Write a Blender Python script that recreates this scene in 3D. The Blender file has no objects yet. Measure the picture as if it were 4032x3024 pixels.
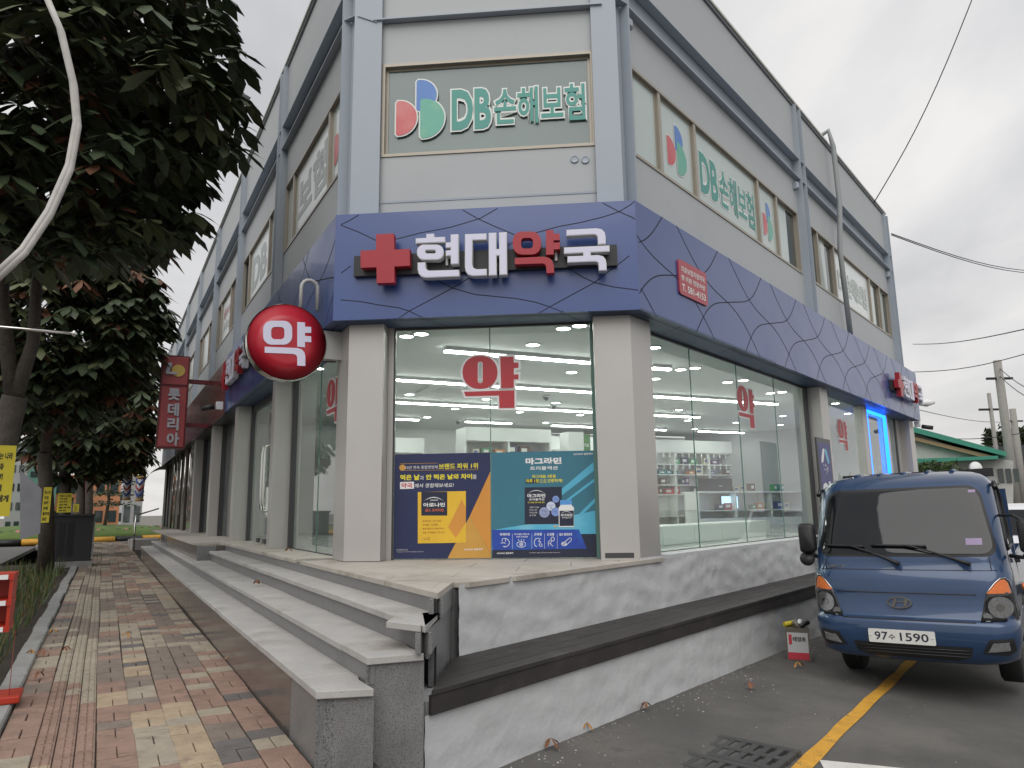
import bpy, bmesh, math, random
from mathutils import Vector, Matrix
random.seed(7)
rad = math.radians
SC = bpy.context.scene
COL = SC.collection

# ------------------------------------------------------------------ camera
W, H, F = 4032.0, 3024.0, 2820.0
PITCH, ROLL, HC = rad(9.8779), rad(0.8155), 1.55
cp, sp, cr, sr = math.cos(PITCH), math.sin(PITCH), math.cos(ROLL), math.sin(ROLL)
RM = Matrix(((1, 0, 0), (0, cp, -sp), (0, sp, cp))) @ Matrix(((1, 0, 0), (0, 0, 1), (0, -1, 0))) @ Matrix(((cr, -sr, 0), (sr, cr, 0), (0, 0, 1)))
CAM = Vector((0, 0, HC))
cd = bpy.data.cameras.new('camera')
cam = bpy.data.objects.new('camera', cd)
COL.objects.link(cam)
cd.sensor_width = 36.0
cd.lens = 36.0 * F / W
cd.clip_start = 0.05
cd.clip_end = 2000
xr, yu, zb = RM @ Vector((1, 0, 0)), RM @ Vector((0, -1, 0)), RM @ Vector((0, 0, -1))
cam.matrix_world = Matrix(((xr.x, yu.x, zb.x, 0), (xr.y, yu.y, zb.y, 0), (xr.z, yu.z, zb.z, HC), (0, 0, 0, 1)))
SC.camera = cam

# ------------------------------------------------------------------ sky, sun, exposure
SUN_EL, SUN_AZ = rad(52), rad(180)
wd = bpy.data.worlds.new('World')
SC.world = wd
wd.use_nodes = True
nt = wd.node_tree
nt.nodes.clear()
N = nt.nodes.new
L = nt.links.new
sky = N('ShaderNodeTexSky'); sky.sky_type = 'NISHITA'; sky.sun_disc = False
sky.sun_elevation = SUN_EL; sky.sun_rotation = SUN_AZ; sky.dust_density = 2.0
tc = N('ShaderNodeTexCoord')
sep = N('ShaderNodeSeparateXYZ'); L(tc.outputs['Generated'], sep.inputs[0])
zc = N('ShaderNodeMath'); zc.operation = 'MAXIMUM'; L(sep.outputs[2], zc.inputs[0]); zc.inputs[1].default_value = 0.0
za = N('ShaderNodeMath'); za.operation = 'ADD'; L(zc.outputs[0], za.inputs[0]); za.inputs[1].default_value = 0.16
dx = N('ShaderNodeMath'); dx.operation = 'DIVIDE'; L(sep.outputs[0], dx.inputs[0]); L(za.outputs[0], dx.inputs[1])
dy = N('ShaderNodeMath'); dy.operation = 'DIVIDE'; L(sep.outputs[1], dy.inputs[0]); L(za.outputs[0], dy.inputs[1])
cb = N('ShaderNodeCombineXYZ'); L(dx.outputs[0], cb.inputs[0]); L(dy.outputs[0], cb.inputs[1])
n1 = N('ShaderNodeTexNoise'); n1.inputs['Scale'].default_value = 1.55; n1.inputs['Detail'].default_value = 7; n1.inputs['Roughness'].default_value = 0.52; n1.inputs['Distortion'].default_value = 0.25
mp = N('ShaderNodeMapping'); mp.inputs['Rotation'].default_value = (0, 0, rad(-35)); mp.inputs['Scale'].default_value = (1.0, 0.62, 1.0); mp.inputs['Location'].default_value = (3.4, 1.3, 0)
L(cb.outputs[0], mp.inputs[0]); L(mp.outputs[0], n1.inputs['Vector'])
rp = N('ShaderNodeValToRGB')
e = rp.color_ramp.elements
e[0].position, e[0].color = 0.34, (4.3, 4.35, 4.5, 1)
e[1].position, e[1].color = 0.68, (6.9, 6.75, 6.6, 1)
el = e.new(0.5); el.color = (5.5, 5.5, 5.6, 1)
L(n1.outputs['Fac'], rp.inputs[0])
# the low sky is paler and warmer, as under thinning cloud
hz = N('ShaderNodeMapRange'); hz.inputs['From Min'].default_value = 0.02; hz.inputs['From Max'].default_value = 0.42; hz.inputs['To Min'].default_value = 0.5; hz.inputs['To Max'].default_value = 0.0
L(sep.outputs[2], hz.inputs['Value'])
m1 = N('ShaderNodeMixRGB'); m1.inputs[2].default_value = (6.6, 6.3, 5.9, 1)
L(hz.outputs[0], m1.inputs[0]); L(rp.outputs[0], m1.inputs[1])
m2 = N('ShaderNodeMixRGB'); m2.inputs[0].default_value = 0.95
L(sky.outputs[0], m2.inputs[1]); L(m1.outputs[0], m2.inputs[2])
bg = N('ShaderNodeBackground'); bg.inputs['Strength'].default_value = 0.1
L(m2.outputs[0], bg.inputs['Color'])
wo = N('ShaderNodeOutputWorld'); L(bg.outputs[0], wo.inputs[0])

sd = bpy.data.lights.new('sun', 'SUN'); sd.energy = 1.4; sd.angle = rad(60); sd.color = (1.0, 0.97, 0.93)
so = bpy.data.objects.new('sun', sd); COL.objects.link(so)
so.rotation_euler = (rad(90) - SUN_EL, 0, rad(-8))
vs = SC.view_settings
vs.view_transform = 'Standard'; vs.look = 'None'; vs.exposure = 0.42; vs.gamma = 1.0; vs.use_curve_mapping = False
SC.render.engine = 'CYCLES'
cy = SC.cycles
cy.use_denoising = True; cy.max_bounces = 7; cy.diffuse_bounces = 4; cy.glossy_bounces = 4; cy.transmission_bounces = 6; cy.transparent_max_bounces = 24
cy.caustics_reflective = False; cy.caustics_refractive = False; cy.sample_clamp_indirect = 4.0

# ------------------------------------------------------------------ helpers
def ray(x, y): return RM @ Vector(((x - W / 2) / F, (y - H / 2) / F, 1.0))
def at_z(x, y, z=0.0):
    d = ray(x, y); return CAM + d * ((z - HC) / d.z)
def RZ(u, n):                   # the side road falls gently away from the wall and downhill
    return -.012 * (min(14, max(2, u)) - 3.5) - .055 * min(3.0, max(0, n + 3.1))
def at_road(x, y):
    z = 0.0
    for _ in range(6):
        p = at_z(x, y, z); z = RZ(p.dot(dR), p.dot(nR))
    return at_z(x, y, z)
def at_d(x, y, dist):           # a point so many metres away from the camera horizontally
    d = ray(x, y); return CAM + d * (dist / math.hypot(d.x, d.y))
class Fr:
    """a wall frame: u along the wall, n outwards, z up"""
    def __init__(s, d, n, o=(0, 0, 0)): s.d, s.n, s.o = Vector(d), Vector(n), Vector(o)
    def P(s, u, n, z): return s.o + s.d * u + s.n * n + Vector((0, 0, z))
    def uv(s, x, y, n):
        r = ray(x, y); t = (n - s.n.dot(CAM - s.o)) / s.n.dot(r); p = CAM + r * t - s.o
        return p.dot(s.d), p.z
YL, YR, YC = rad(-29.4719), rad(39.8489), rad(94.8256)
def dv(a): return Vector((math.sin(a), math.cos(a), 0))
dL, dR, dC = dv(YL), dv(YR), dv(YC)
nL, nR, nC = Vector((-dL.y, dL.x, 0)), Vector((dR.y, -dR.x, 0)), Vector((dC.y, -dC.x, 0))
FL, FR, FC = Fr(dL, nL), Fr(dR, nR), Fr(dC, nC)
WF = Fr((1, 0, 0), (0, 1, 0))
def perp(u0, side=None):        # frame across the left pavement at distance u0: a runs towards the facade, n faces back to the viewer
    return Fr(-nL, -dL, dL * u0)

def srgb(r, g, b):
    f = lambda c: (c / 255 / 12.92) if c / 255 <= 0.04045 else ((c / 255 + 0.055) / 1.055) ** 2.4
    return (f(r), f(g), f(b))
MATS = {}
def mat(name, col, rough=0.6, metal=0.0, var=0.0, vs=6.0, bump=0.0, bs=80.0, spec=0.5, emit=0.0, coat=0.0, spots=None, det=4.0, tint=None):
    if name in MATS: return MATS[name]
    m = bpy.data.materials.new(name); m.use_nodes = True
    t = m.node_tree; b = t.nodes['Principled BSDF']
    b.inputs['Base Color'].default_value = (*col, 1); b.inputs['Roughness'].default_value = rough; b.inputs['Metallic'].default_value = metal
    b.inputs['Specular IOR Level'].default_value = spec
    if coat: b.inputs['Coat Weight'].default_value = coat; b.inputs['Coat Roughness'].default_value = 0.06
    if emit:
        b.inputs['Emission Color'].default_value = (*col, 1); b.inputs['Emission Strength'].default_value = emit
    if var or bump or spots:
        g = t.nodes.new('ShaderNodeNewGeometry')
    last = None
    if var:
        n = t.nodes.new('ShaderNodeTexNoise'); n.inputs['Scale'].default_value = vs; n.inputs['Detail'].default_value = det; n.inputs['Roughness'].default_value = 0.6
        t.links.new(g.outputs['Position'], n.inputs['Vector'])
        r = t.nodes.new('ShaderNodeMapRange'); r.inputs['From Min'].default_value = 0.25; r.inputs['From Max'].default_value = 0.75
        r.inputs['To Min'].default_value = 1 - var; r.inputs['To Max'].default_value = 1 + var
        t.links.new(n.outputs['Fac'], r.inputs['Value'])
        x = t.nodes.new('ShaderNodeVectorMath'); x.operation = 'SCALE'; x.inputs[0].default_value = col
        t.links.new(r.outputs[0], x.inputs['Scale']); last = x.outputs[0]
        rr = t.nodes.new('ShaderNodeMapRange'); rr.inputs['To Min'].default_value = max(0.02, rough - 0.1); rr.inputs['To Max'].default_value = min(1, rough + 0.1)
        t.links.new(n.outputs['Fac'], rr.inputs['Value']); t.links.new(rr.outputs[0], b.inputs['Roughness'])
    if spots:                   # (colour, scale, threshold, softness)
        for sc, ss, th, sf in spots:
            n = t.nodes.new('ShaderNodeTexNoise'); n.inputs['Scale'].default_value = ss; n.inputs['Detail'].default_value = 5; n.inputs['Roughness'].default_value = 0.65
            t.links.new(g.outputs['Position'], n.inputs['Vector'])
            r = t.nodes.new('ShaderNodeMapRange'); r.inputs['From Min'].default_value = th; r.inputs['From Max'].default_value = th + sf
            t.links.new(n.outputs['Fac'], r.inputs['Value'])
            x = t.nodes.new('ShaderNodeMixRGB'); x.inputs[2].default_value = (*sc, 1)
            t.links.new(r.outputs[0], x.inputs[0])
            if last: t.links.new(last, x.inputs[1])
            else: x.inputs[1].default_value = (*col, 1)
            last = x.outputs[0]
    if last:
        t.links.new(last, b.inputs['Base Color'])
        if emit: t.links.new(last, b.inputs['Emission Color'])
    if bump:
        n = t.nodes.new('ShaderNodeTexNoise'); n.inputs['Scale'].default_value = bs; n.inputs['Detail'].default_value = 4
        t.links.new(g.outputs['Position'], n.inputs['Vector'])
        bp = t.nodes.new('ShaderNodeBump'); bp.inputs['Strength'].default_value = bump; bp.inputs['Distance'].default_value = 0.02
        t.links.new(n.outputs['Fac'], bp.inputs['Height']); t.links.new(bp.outputs[0], b.inputs['Normal'])
    MATS[name] = m
    return m
def glassmat(name, tint=(0.86, 0.95, 0.91), refl=1.0, haze=0.0, hcol=(0.8, 0.85, 0.83)):
    if name in MATS: return MATS[name]
    m = bpy.data.materials.new(name); m.use_nodes = True; t = m.node_tree; t.nodes.clear()
    tr = t.nodes.new('ShaderNodeBsdfTransparent'); tr.inputs[0].default_value = (*tint, 1)
    gl = t.nodes.new('ShaderNodeBsdfGlossy'); gl.inputs['Roughness'].default_value = 0.004; gl.inputs[0].default_value = (refl, refl, refl, 1)
    ge = t.nodes.new('ShaderNodeNewGeometry'); dt = t.nodes.new('ShaderNodeVectorMath'); dt.operation = 'DOT_PRODUCT'
    t.links.new(ge.outputs['Normal'], dt.inputs[0]); t.links.new(ge.outputs['Incoming'], dt.inputs[1])
    ab = t.nodes.new('ShaderNodeMath'); ab.operation = 'ABSOLUTE'; t.links.new(dt.outputs['Value'], ab.inputs[0])
    om = t.nodes.new('ShaderNodeMath'); om.operation = 'SUBTRACT'; om.inputs[0].default_value = 1.0; t.links.new(ab.outputs[0], om.inputs[1])
    pw = t.nodes.new('ShaderNodeMath'); pw.operation = 'POWER'; pw.inputs[1].default_value = 4.5; t.links.new(om.outputs[0], pw.inputs[0])
    fr = t.nodes.new('ShaderNodeMath'); fr.operation = 'MULTIPLY_ADD'; fr.inputs[1].default_value = 0.85; fr.inputs[2].default_value = 0.075; t.links.new(pw.outputs[0], fr.inputs[0])
    mx = t.nodes.new('ShaderNodeMixShader'); t.links.new(fr.outputs[0], mx.inputs[0]); t.links.new(tr.outputs[0], mx.inputs[1]); t.links.new(gl.outputs[0], mx.inputs[2])
    out = t.nodes.new('ShaderNodeOutputMaterial')
    last = mx.outputs[0]
    if haze:
        df = t.nodes.new('ShaderNodeBsdfDiffuse'); df.inputs[0].default_value = (*hcol, 1)
        m2 = t.nodes.new('ShaderNodeMixShader'); m2.inputs[0].default_value = haze
        t.links.new(last, m2.inputs[1]); t.links.new(df.outputs[0], m2.inputs[2]); last = m2.outputs[0]
    t.links.new(last, out.inputs[0]); MATS[name] = m
    return m
def emat(name, col, s):
    if name in MATS: return MATS[name]
    m = bpy.data.materials.new(name); m.use_nodes = True; t = m.node_tree; t.nodes.clear()
    e = t.nodes.new('ShaderNodeEmission'); e.inputs[0].default_value = (*col, 1); e.inputs[1].default_value = s
    o = t.nodes.new('ShaderNodeOutputMaterial'); t.links.new(e.outputs[0], o.inputs[0]); MATS[name] = m
    return m

ROOT = {}       # object name -> world offset of its frame
def tag(o, label=None, cat=None, group=None, kind=None):
    if label: o['label'] = label
    if cat: o['category'] = cat
    if group: o['group'] = group
    if kind: o['kind'] = kind
    return o
def thing(name, label, cat, loc=(0, 0, 0), group=None, rz=0.0):
    o = bpy.data.objects.new(name, None); COL.objects.link(o)
    o.location = loc; o.rotation_euler = (0, 0, rz); o.empty_display_size = 0.2
    ROOT[o.name] = Vector(loc)
    return tag(o, label, cat, group)
class MB:
    def __init__(s): s.v, s.f, s.mi, s.sm = [], [], [], []
    def add(s, pts, faces, mi=0, sm=False):
        b = len(s.v); s.v.extend([tuple(p) for p in pts])
        for f in faces: s.f.append([b + i for i in f]); s.mi.append(mi); s.sm.append(sm)
        return s
    def quad(s, *p, mi=0): return s.add(p, [list(range(len(p)))], mi)
    def box(s, fr, u0, u1, n0, n1, z0, z1, mi=0):
        P = fr.P
        p = [P(u, n, z) for z in (z0, z1) for n in (n0, n1) for u in (u0, u1)]
        return s.add(p, [(0, 1, 3, 2), (4, 6, 7, 5), (0, 4, 5, 1), (2, 3, 7, 6), (0, 2, 6, 4), (1, 5, 7, 3)], mi)
    def bbox(s, fr, u0, u1, n0, n1, z0, z1, b=0.005, mi=0):     # box whose outer (n1) face has chamfered edges
        P = fr.P; q = n1 - b if n1 > n0 else n1 + b
        p = [P(u0, n0, z0), P(u1, n0, z0), P(u1, n0, z1), P(u0, n0, z1), P(u0, q, z0), P(u1, q, z0), P(u1, q, z1), P(u0, q, z1),
             P(u0 + b, n1, z0 + b), P(u1 - b, n1, z0 + b), P(u1 - b, n1, z1 - b), P(u0 + b, n1, z1 - b)]
        f = [(0, 1, 2, 3)]
        for k in range(4):
            j = (k + 1) % 4; f += [(k, j, 4 + j, 4 + k), (4 + k, 4 + j, 8 + j, 8 + k)]
        f.append((8, 9, 10, 11)); return s.add(p, f, mi)
    def paver(s, fr, u0, u1, n0, n1, z0, z1, b=0.005, mi=0):    # flat block with a chamfered top
        P = fr.P
        lo = [P(u0, n0, z0), P(u1, n0, z0), P(u1, n1, z0), P(u0, n1, z0)]
        md = [P(u0, n0, z1 - b), P(u1, n0, z1 - b), P(u1, n1, z1 - b), P(u0, n1, z1 - b)]
        db = b if n1 > n0 else -b
        tp = [P(u0 + b, n0 + db, z1), P(u1 - b, n0 + db, z1), P(u1 - b, n1 - db, z1), P(u0 + b, n1 - db, z1)]
        f = []
        for k in range(4):
            j = (k + 1) % 4; f += [(k, j, 4 + j, 4 + k), (4 + k, 4 + j, 8 + j, 8 + k)]
        return s.add(lo + md + tp, f + [(8, 9, 10, 11)], mi)
    def poly(s, pts, d, mi=0):          # prism: polygon of 3D points swept by vector d
        n = len(pts); d = Vector(d); a = [Vector(p) for p in pts]; b = [p + d for p in a]
        f = [list(range(n)), list(range(2 * n - 1, n - 1, -1))] + [(k, (k + 1) % n, n + (k + 1) % n, n + k) for k in range(n)]
        return s.add(a + b, f, mi)
    def shape(s, fr, pts, n0, n1, mi=0):        # polygon of (u, z) in a frame, from depth n0 to n1
        return s.poly([fr.P(u, n0, z) for u, z in pts], fr.n * (n1 - n0), mi)
    def ring(s, fr, outer, inner, n0, n1, mi=0):
        k = len(outer); p = []
        for n in (n0, n1):
            p += [fr.P(u, n, z) for u, z in outer]; p += [fr.P(u, n, z) for u, z in inner]
        f = []
        for i in range(k):
            j = (i + 1) % k
            f += [(i, j, k + j, k + i), (2 * k + i, 3 * k + i, 3 * k + j, 2 * k + j), (i, 2 * k + i, 2 * k + j, j), (k + i, k + j, 3 * k + j, 3 * k + i)]
        return s.add(p, f, mi)
    def tube(s, pts, r, seg=8, mi=0, caps=True, sm=True):
        pts = [Vector(p) for p in pts]; n = len(pts); rr = r if isinstance(r, (list, tuple)) else [r] * n
        V = []; up = None
        for i, p in enumerate(pts):
            t = (pts[min(i + 1, n - 1)] - pts[max(i - 1, 0)]).normalized()
            if up is None: up = Vector((0, 0, 1)) if abs(t.z) < 0.9 else Vector((1, 0, 0))
            a = t.cross(up).normalized(); b = a.cross(t).normalized(); up = b
            for k in range(seg):
                q = 2 * math.pi * k / seg; V.append(p + (a * math.cos(q) + b * math.sin(q)) * rr[i])
        fs = [(i * seg + k, i * seg + (k + 1) % seg, (i + 1) * seg + (k + 1) % seg, (i + 1) * seg + k) for i in range(n - 1) for k in range(seg)]
        b0 = len(s.v); s.add(V, fs, mi, sm)
        if caps:
            for st in (0, (n - 1) * seg): s.f.append([b0 + st + k for k in range(seg)]); s.mi.append(mi); s.sm.append(False)
        return s
    def cyl(s, a, b, r0, r1=None, seg=16, mi=0): return s.tube([a, b], [r0, r0 if r1 is None else r1], seg, mi)
    def lathe(s, o, prof, seg=16, mi=0, ax=None, cap=True):
        o = Vector(o); ax = ax or Matrix.Identity(3); V = []
        for r, z in prof:
            for k in range(seg):
                q = 2 * math.pi * k / seg; V.append(o + ax @ Vector((r * math.cos(q), r * math.sin(q), z)))
        n = len(prof)
        f = [(i * seg + k, i * seg + (k + 1) % seg, (i + 1) * seg + (k + 1) % seg, (i + 1) * seg + k) for i in range(n - 1) for k in range(seg)]
        b0 = len(s.v); s.add(V, f, mi, True)
        for st in (0, (n - 1) * seg):
            if cap and prof[0 if st == 0 else -1][0] > 1e-4: s.f.append([b0 + st + k for k in range(seg)]); s.mi.append(mi); s.sm.append(False)
        return s
    def build(s, name, m, parent=None, label=None, cat=None, group=None, kind=None, local=False, recalc=True, bevel=0):
        me = bpy.data.meshes.new(name)
        off = ROOT.get(parent.name, Vector((0, 0, 0))) if parent and not local else Vector((0, 0, 0))
        vs_ = [(x - off.x, y - off.y, z - off.z) for x, y, z in s.v] if off.length > 0 else s.v
        me.from_pydata(vs_, [], s.f)
        ms = m if isinstance(m, (list, tuple)) else [m]
        for k in ms: me.materials.append(k)
        if len(ms) > 1: me.polygons.foreach_set('material_index', s.mi)
        me.polygons.foreach_set('use_smooth', s.sm)
        if (recalc and len(s.f) < 4000) or bevel:
            bm = bmesh.new(); bm.from_mesh(me)
            bmesh.ops.recalc_face_normals(bm, faces=bm.faces)
            if bevel:
                bmesh.ops.remove_doubles(bm, verts=bm.verts, dist=1e-5)
                bmesh.ops.bevel(bm, geom=[e for e in bm.edges if e.calc_face_angle(0) > 0.5], offset=bevel, segments=2, profile=0.6, affect='EDGES')
            bm.to_mesh(me); bm.free()
        me.update()
        o = bpy.data.objects.new(name, me); COL.objects.link(o)
        if parent:
            o.parent = parent; ROOT[o.name] = off if not local else Vector((0, 0, 0))
        else: ROOT[o.name] = Vector((0, 0, 0))
        return tag(o, label, cat, group, kind)
def rrect(u0, u1, z0, z1, r, seg=6):    # rounded rectangle outline in (u, z)
    r = min(r, abs(u1 - u0) / 2, abs(z1 - z0) / 2); out = []
    for cx, cz, a0 in ((u1 - r, z1 - r, 0), (u0 + r, z1 - r, 90), (u0 + r, z0 + r, 180), (u1 - r, z0 + r, 270)):
        for k in range(seg + 1):
            a = rad(a0 + 90 * k / seg); out.append((cx + r * math.cos(a), cz + r * math.sin(a)))
    return out
def ell(cu, cz, ru, rz, seg=32): return [(cu + ru * math.cos(2 * math.pi * k / seg), cz + rz * math.sin(2 * math.pi * k / seg)) for k in range(seg)]
TXT = {}
TXS = bpy.data.scenes.new('lettering_workspace'); TXVL = TXS.view_layers[0]     # a bare scene, so that lettering is meshed without re-evaluating everything
TXC = bpy.data.curves.new('lettering', 'FONT'); TXO = bpy.data.objects.new('lettering', TXC); TXS.collection.objects.link(TXO); TXC.fill_mode = 'FRONT'
for _w in ('현대약국 보험손해 세무사 사무소 의료보험지정약국 병·의원 전문처방 롯데리아 삼성인력 아로나민 골드 프리미엄 육체피로 눈의 피로 근육통 신경통', '병중·병후의 체력저하시 요통, 어깨결림 뼈 건강 브랜드 파워 1위 먹은 날 안 먹은 날의 차이를 10년 연속 종합영양제 과 에서 경험해보세요! 일동제약', '일반의약품 광고심의필 이 의약품은 사용상 주의사항과 부작용을 반드시 확인하세요 마그라민 트리플액션 말초 혈행장애 마그네슘 부족으로 인한 근육경련', '본 의약품의 확인하십시오 고함량 비타민 함유 간편 알고리즘 1일 1정 복용 3종을 하루 간편하게! 으로 복합 케어리브 97수 1590 120정'):
    TXC.body = _w; TXVL.update()          # glyphs fetched in a few goes
def text_raw(s, bold, res=2):
    k = (s, bold, res)
    if k not in TXT:
        TXC.body = s; TXC.offset = bold; TXC.resolution_u = res; TXVL.update()
        me = bpy.data.meshes.new_from_object(TXO.evaluated_get(TXVL.depsgraph))
        TXT[k] = ([tuple(v.co) for v in me.vertices], [list(p.vertices) for p in me.polygons])
        bpy.data.meshes.remove(me)
    return TXT[k]
def text(mb, s, fr, u0, u1, z0, z1, n, bold=0.0, mi=0, depth=0.0, mirror=False, shear=0.0, res=2):
    """flat lettering fitted to a box on a wall frame; with depth the letters get sides"""
    V, Fc = text_raw(s, bold, res)
    if not V: return mb
    a0, a1 = min(v[0] for v in V), max(v[0] for v in V); b0, b1 = min(v[1] for v in V), max(v[1] for v in V)
    p = []
    for x, y, _ in V:
        q, w = (x - a0) / (a1 - a0), (y - b0) / (b1 - b0)
        if mirror: q = 1 - q
        p.append(fr.P(u0 + (u1 - u0) * q + shear * (w - .5) * (z1 - z0), n, z0 + (z1 - z0) * w))
    if not depth: return mb.add(p, Fc, mi)
    m = len(p); d = fr.n * (-depth); fs = list(Fc) + [[m + i for i in reversed(f)] for f in Fc]
    cnt = {}
    for f in Fc:
        for i in range(len(f)):
            a, b = f[i], f[(i + 1) % len(f)]; k = (min(a, b), max(a, b)); cnt[k] = cnt.get(k, 0) + 1
    fs += [(a, b, m + b, m + a) for (a, b), c in cnt.items() if c == 1]
    return mb.add(p + [q + d for q in p], fs, mi)
def copy_tree(o, parent=None):
    c = o.copy(); COL.objects.link(c); c.parent = parent
    for ch in o.children: copy_tree(ch, c)
    return c
def rnd(a, b): return random.uniform(a, b)
# ------------------------------------------------------------------ ground, road, pavement
ZP = 0.25                      # pavement level above the side road
ASPH = mat('asphalt', (0.125, 0.12, 0.114), 0.9, var=0.22, vs=1.3, bump=0.55, bs=190, spec=0.25,
           spots=[((0.185, 0.175, 0.162), 0.55, 0.5, 0.22), ((0.05, 0.048, 0.046), 1.1, 0.62, 0.12), ((0.25, 0.24, 0.23), 120, 0.66, 0.04), ((0.03, 0.03, 0.03), 95, 0.62, 0.05)])
g = MB(); g.quad((-400, -60, -0.6), (400, -60, -0.6), (400, 900, -0.6), (-400, 900, -0.6))
g.build('ground', mat('far_ground', (0.16, 0.15, 0.13), 0.95, var=0.2, vs=0.2), kind='structure')
g = MB(); V = []; us_ = [-12, -6, 0, 2] + [3 + .5 * i for i in range(24)] + [16, 20, 30, 60, 140]; ns_ = [-12, -4] + [-3.3 + .2 * j for j in range(17)] + [1, 3, 8, 14, 30]
for a in us_:
    for b in ns_: V.append(FR.P(a, b, RZ(a, b) + (.004 * math.sin(a * 2.1 + b * 3) if b > -3 else 0)))
nn_ = len(ns_)
g.add(V, [(i * nn_ + j, (i + 1) * nn_ + j, (i + 1) * nn_ + j + 1, i * nn_ + j + 1) for i in range(len(us_) - 1) for j in range(nn_ - 1)], 0, True)
road = g.build('road', ASPH, kind='structure', recalc=False)
YLW = mat('yellow_paint', (0.60, 0.31, 0.035), 0.7, var=0.2, vs=9, bump=0.3, bs=150, spots=[((0.16, 0.12, 0.06), 14, 0.6, 0.1), ((0.1, 0.09, 0.07), 60, 0.63, 0.06)])
WHT = mat('white_road_paint', (0.62, 0.61, 0.57), 0.7, var=0.12, vs=9, bump=0.3, bs=150, spots=[((0.2, 0.19, 0.18), 40, 0.62, 0.06)])
m = MB(); A0, A1 = at_road(2688 + 700 * .6076, 2016 + 1659 * .6076), at_road(2688 + 1400 * .6076, 2016 + 1010 * .6076)
B0, B1 = at_road(2688 + 840 * .6076, 2016 + 1659 * .6076), at_road(2688 + 1330 * .6076, 2016 + 1160 * .6076)
def onl(p, q, u): t_ = (u - p.dot(dR)) / (q - p).dot(dR); return (p + (q - p) * t_).dot(nR)
rz_ = lambda u, n: FR.P(u, n, RZ(u, n) + .004 * math.sin(u * 2.1 + n * 3) + .006)
for i in range(60):
    u0, u1 = 3.2 + i * .25, 3.2 + (i + 1) * .25
    w = lambda u: (onl(A0, A1, u) + .006 * math.sin(u * 7), onl(B0, B1, u) + .005 * math.sin(u * 5 + 1))
    a, b = w(u0), w(u1); m.quad(rz_(u0, a[0]), rz_(u1, b[0]), rz_(u1, b[1]), rz_(u0, a[1]))
tag(m.build('road_line', YLW, road), 'worn yellow line along the road edge')
m = MB(); a, b = at_road(3229, 2994), at_road(3496, 3024); dd = (b - a); dd.z = 0; dd.normalize(); pp = Vector((dd.y, -dd.x, 0))
for i in range(14):
    q = [a + dd * (.25 * i - .005), a + dd * (.25 * i + .25), a + dd * (.25 * i + .25) + pp * .15, a + dd * (.25 * i - .005) + pp * .15]
    m.quad(*[rz_(p.dot(dR), p.dot(nR)) for p in q])
tag(m.build('road_line', WHT, road), 'white line crossing the road corner')
# loose grit and paint flecks on the asphalt by the wall
m = MB()
for i in range(420):
    u = rnd(2.5, 11); n = -3.06 + abs(random.gauss(0, 1)) * (0.18 if random.random() < .6 else .8)
    if n > -1.0: continue
    s = rnd(.003, .011); p = FR.P(u, n, RZ(u, n))
    a = rnd(0, 6.3); q = [p + Vector((s * math.cos(a + k * 2.1), s * math.sin(a + k * 2.1), 0)) for k in range(3)]
    m.add(q + [p + Vector((0, 0, s * rnd(.3, .8)))], [(0, 1, 3), (1, 2, 3), (2, 0, 3)])
m.build('grit', mat('grit', (0.42, 0.41, 0.38), 0.9, var=.5, vs=40), kind='stuff')

# pavement bed and pavers: n runs from the kerb (+) to the steps (-)
BED = mat('joint_sand', (0.045, 0.038, 0.03), 0.95, var=.3, vs=20)
m = MB(); m.box(FL, 2.9, 40, -1.35, .47, -.3, ZP - .016)
pave = m.build('pavement', BED, kind='structure')
PC = [mat('paver_pink', (0.289, 0.195, 0.156), .9, var=.2, vs=7, bump=.45, bs=60, spec=.2, spots=[((0.12, 0.1, 0.085), 5, .58, .2)]),
      mat('paver_tan', (0.383, 0.301, 0.212), .9, var=.2, vs=7, bump=.45, bs=60, spec=.2, spots=[((0.19, 0.15, 0.12), 5, .56, .2)]),
      mat('paver_beige', (0.344, 0.300, 0.239), .9, var=.18, vs=7, bump=.45, bs=60, spec=.2, spots=[((0.16, 0.135, 0.115), 5, .56, .2)]),
      mat('paver_brown', (0.218, 0.180, 0.152), .9, var=.2, vs=7, bump=.45, bs=60, spec=.2),
      mat('paver_grey', (0.146, 0.135, 0.129), .9, var=.2, vs=7, bump=.45, bs=60, spec=.2)]
cols = [(.442, .25)] + [(-.058 - .1975 * k, -.058 - .1975 * (k + 1)) for k in range(5)]
near, far = [], MB()
def pick(u):
    r = random.random(); fade = min(1, max(0, (u - 5.0) / 4.0))
    if r < .30 - .12 * fade: return 0
    if r < .50 - .27 * fade: return 1
    if r < .80 - .18 * fade: return 2
    return 3 if r < .93 + .02 * fade else 4
for ci, (a, b) in enumerate(cols):
    u = 2.95 + (ci * .13) % .41; colr = pick(u)
    while u < 40:
        if random.random() < .6: colr = pick(u)
        jn = .008 * math.sin(u * .9 + ci); dz = rnd(-.004, .003)
        spec = []
        mid = (a + b) / 2 + jn; g0 = rnd(.002, .004)
        spec.append((u, u + .203, a + jn, mid + g0)); spec.append((u, u + .203, mid - g0, b + .004 + jn))
        spec.append((u + .208, u + .304, a + jn, b + .004 + jn)); spec.append((u + .308, u + .404, a + jn, b + .004 + jn))
        c2 = colr if random.random() < .55 else pick(u)
        for k, (u0, u1, q0, q1) in enumerate(spec):
            near.append((u0, (u0 + rnd(0, .002), u1 - rnd(0, .003), q0, q1, ZP - .05, ZP + dz + rnd(-.0025, .0025)), colr if k < 2 else c2))
        u += .41
near.sort(key=lambda t: t[0])
k = 0
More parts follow.
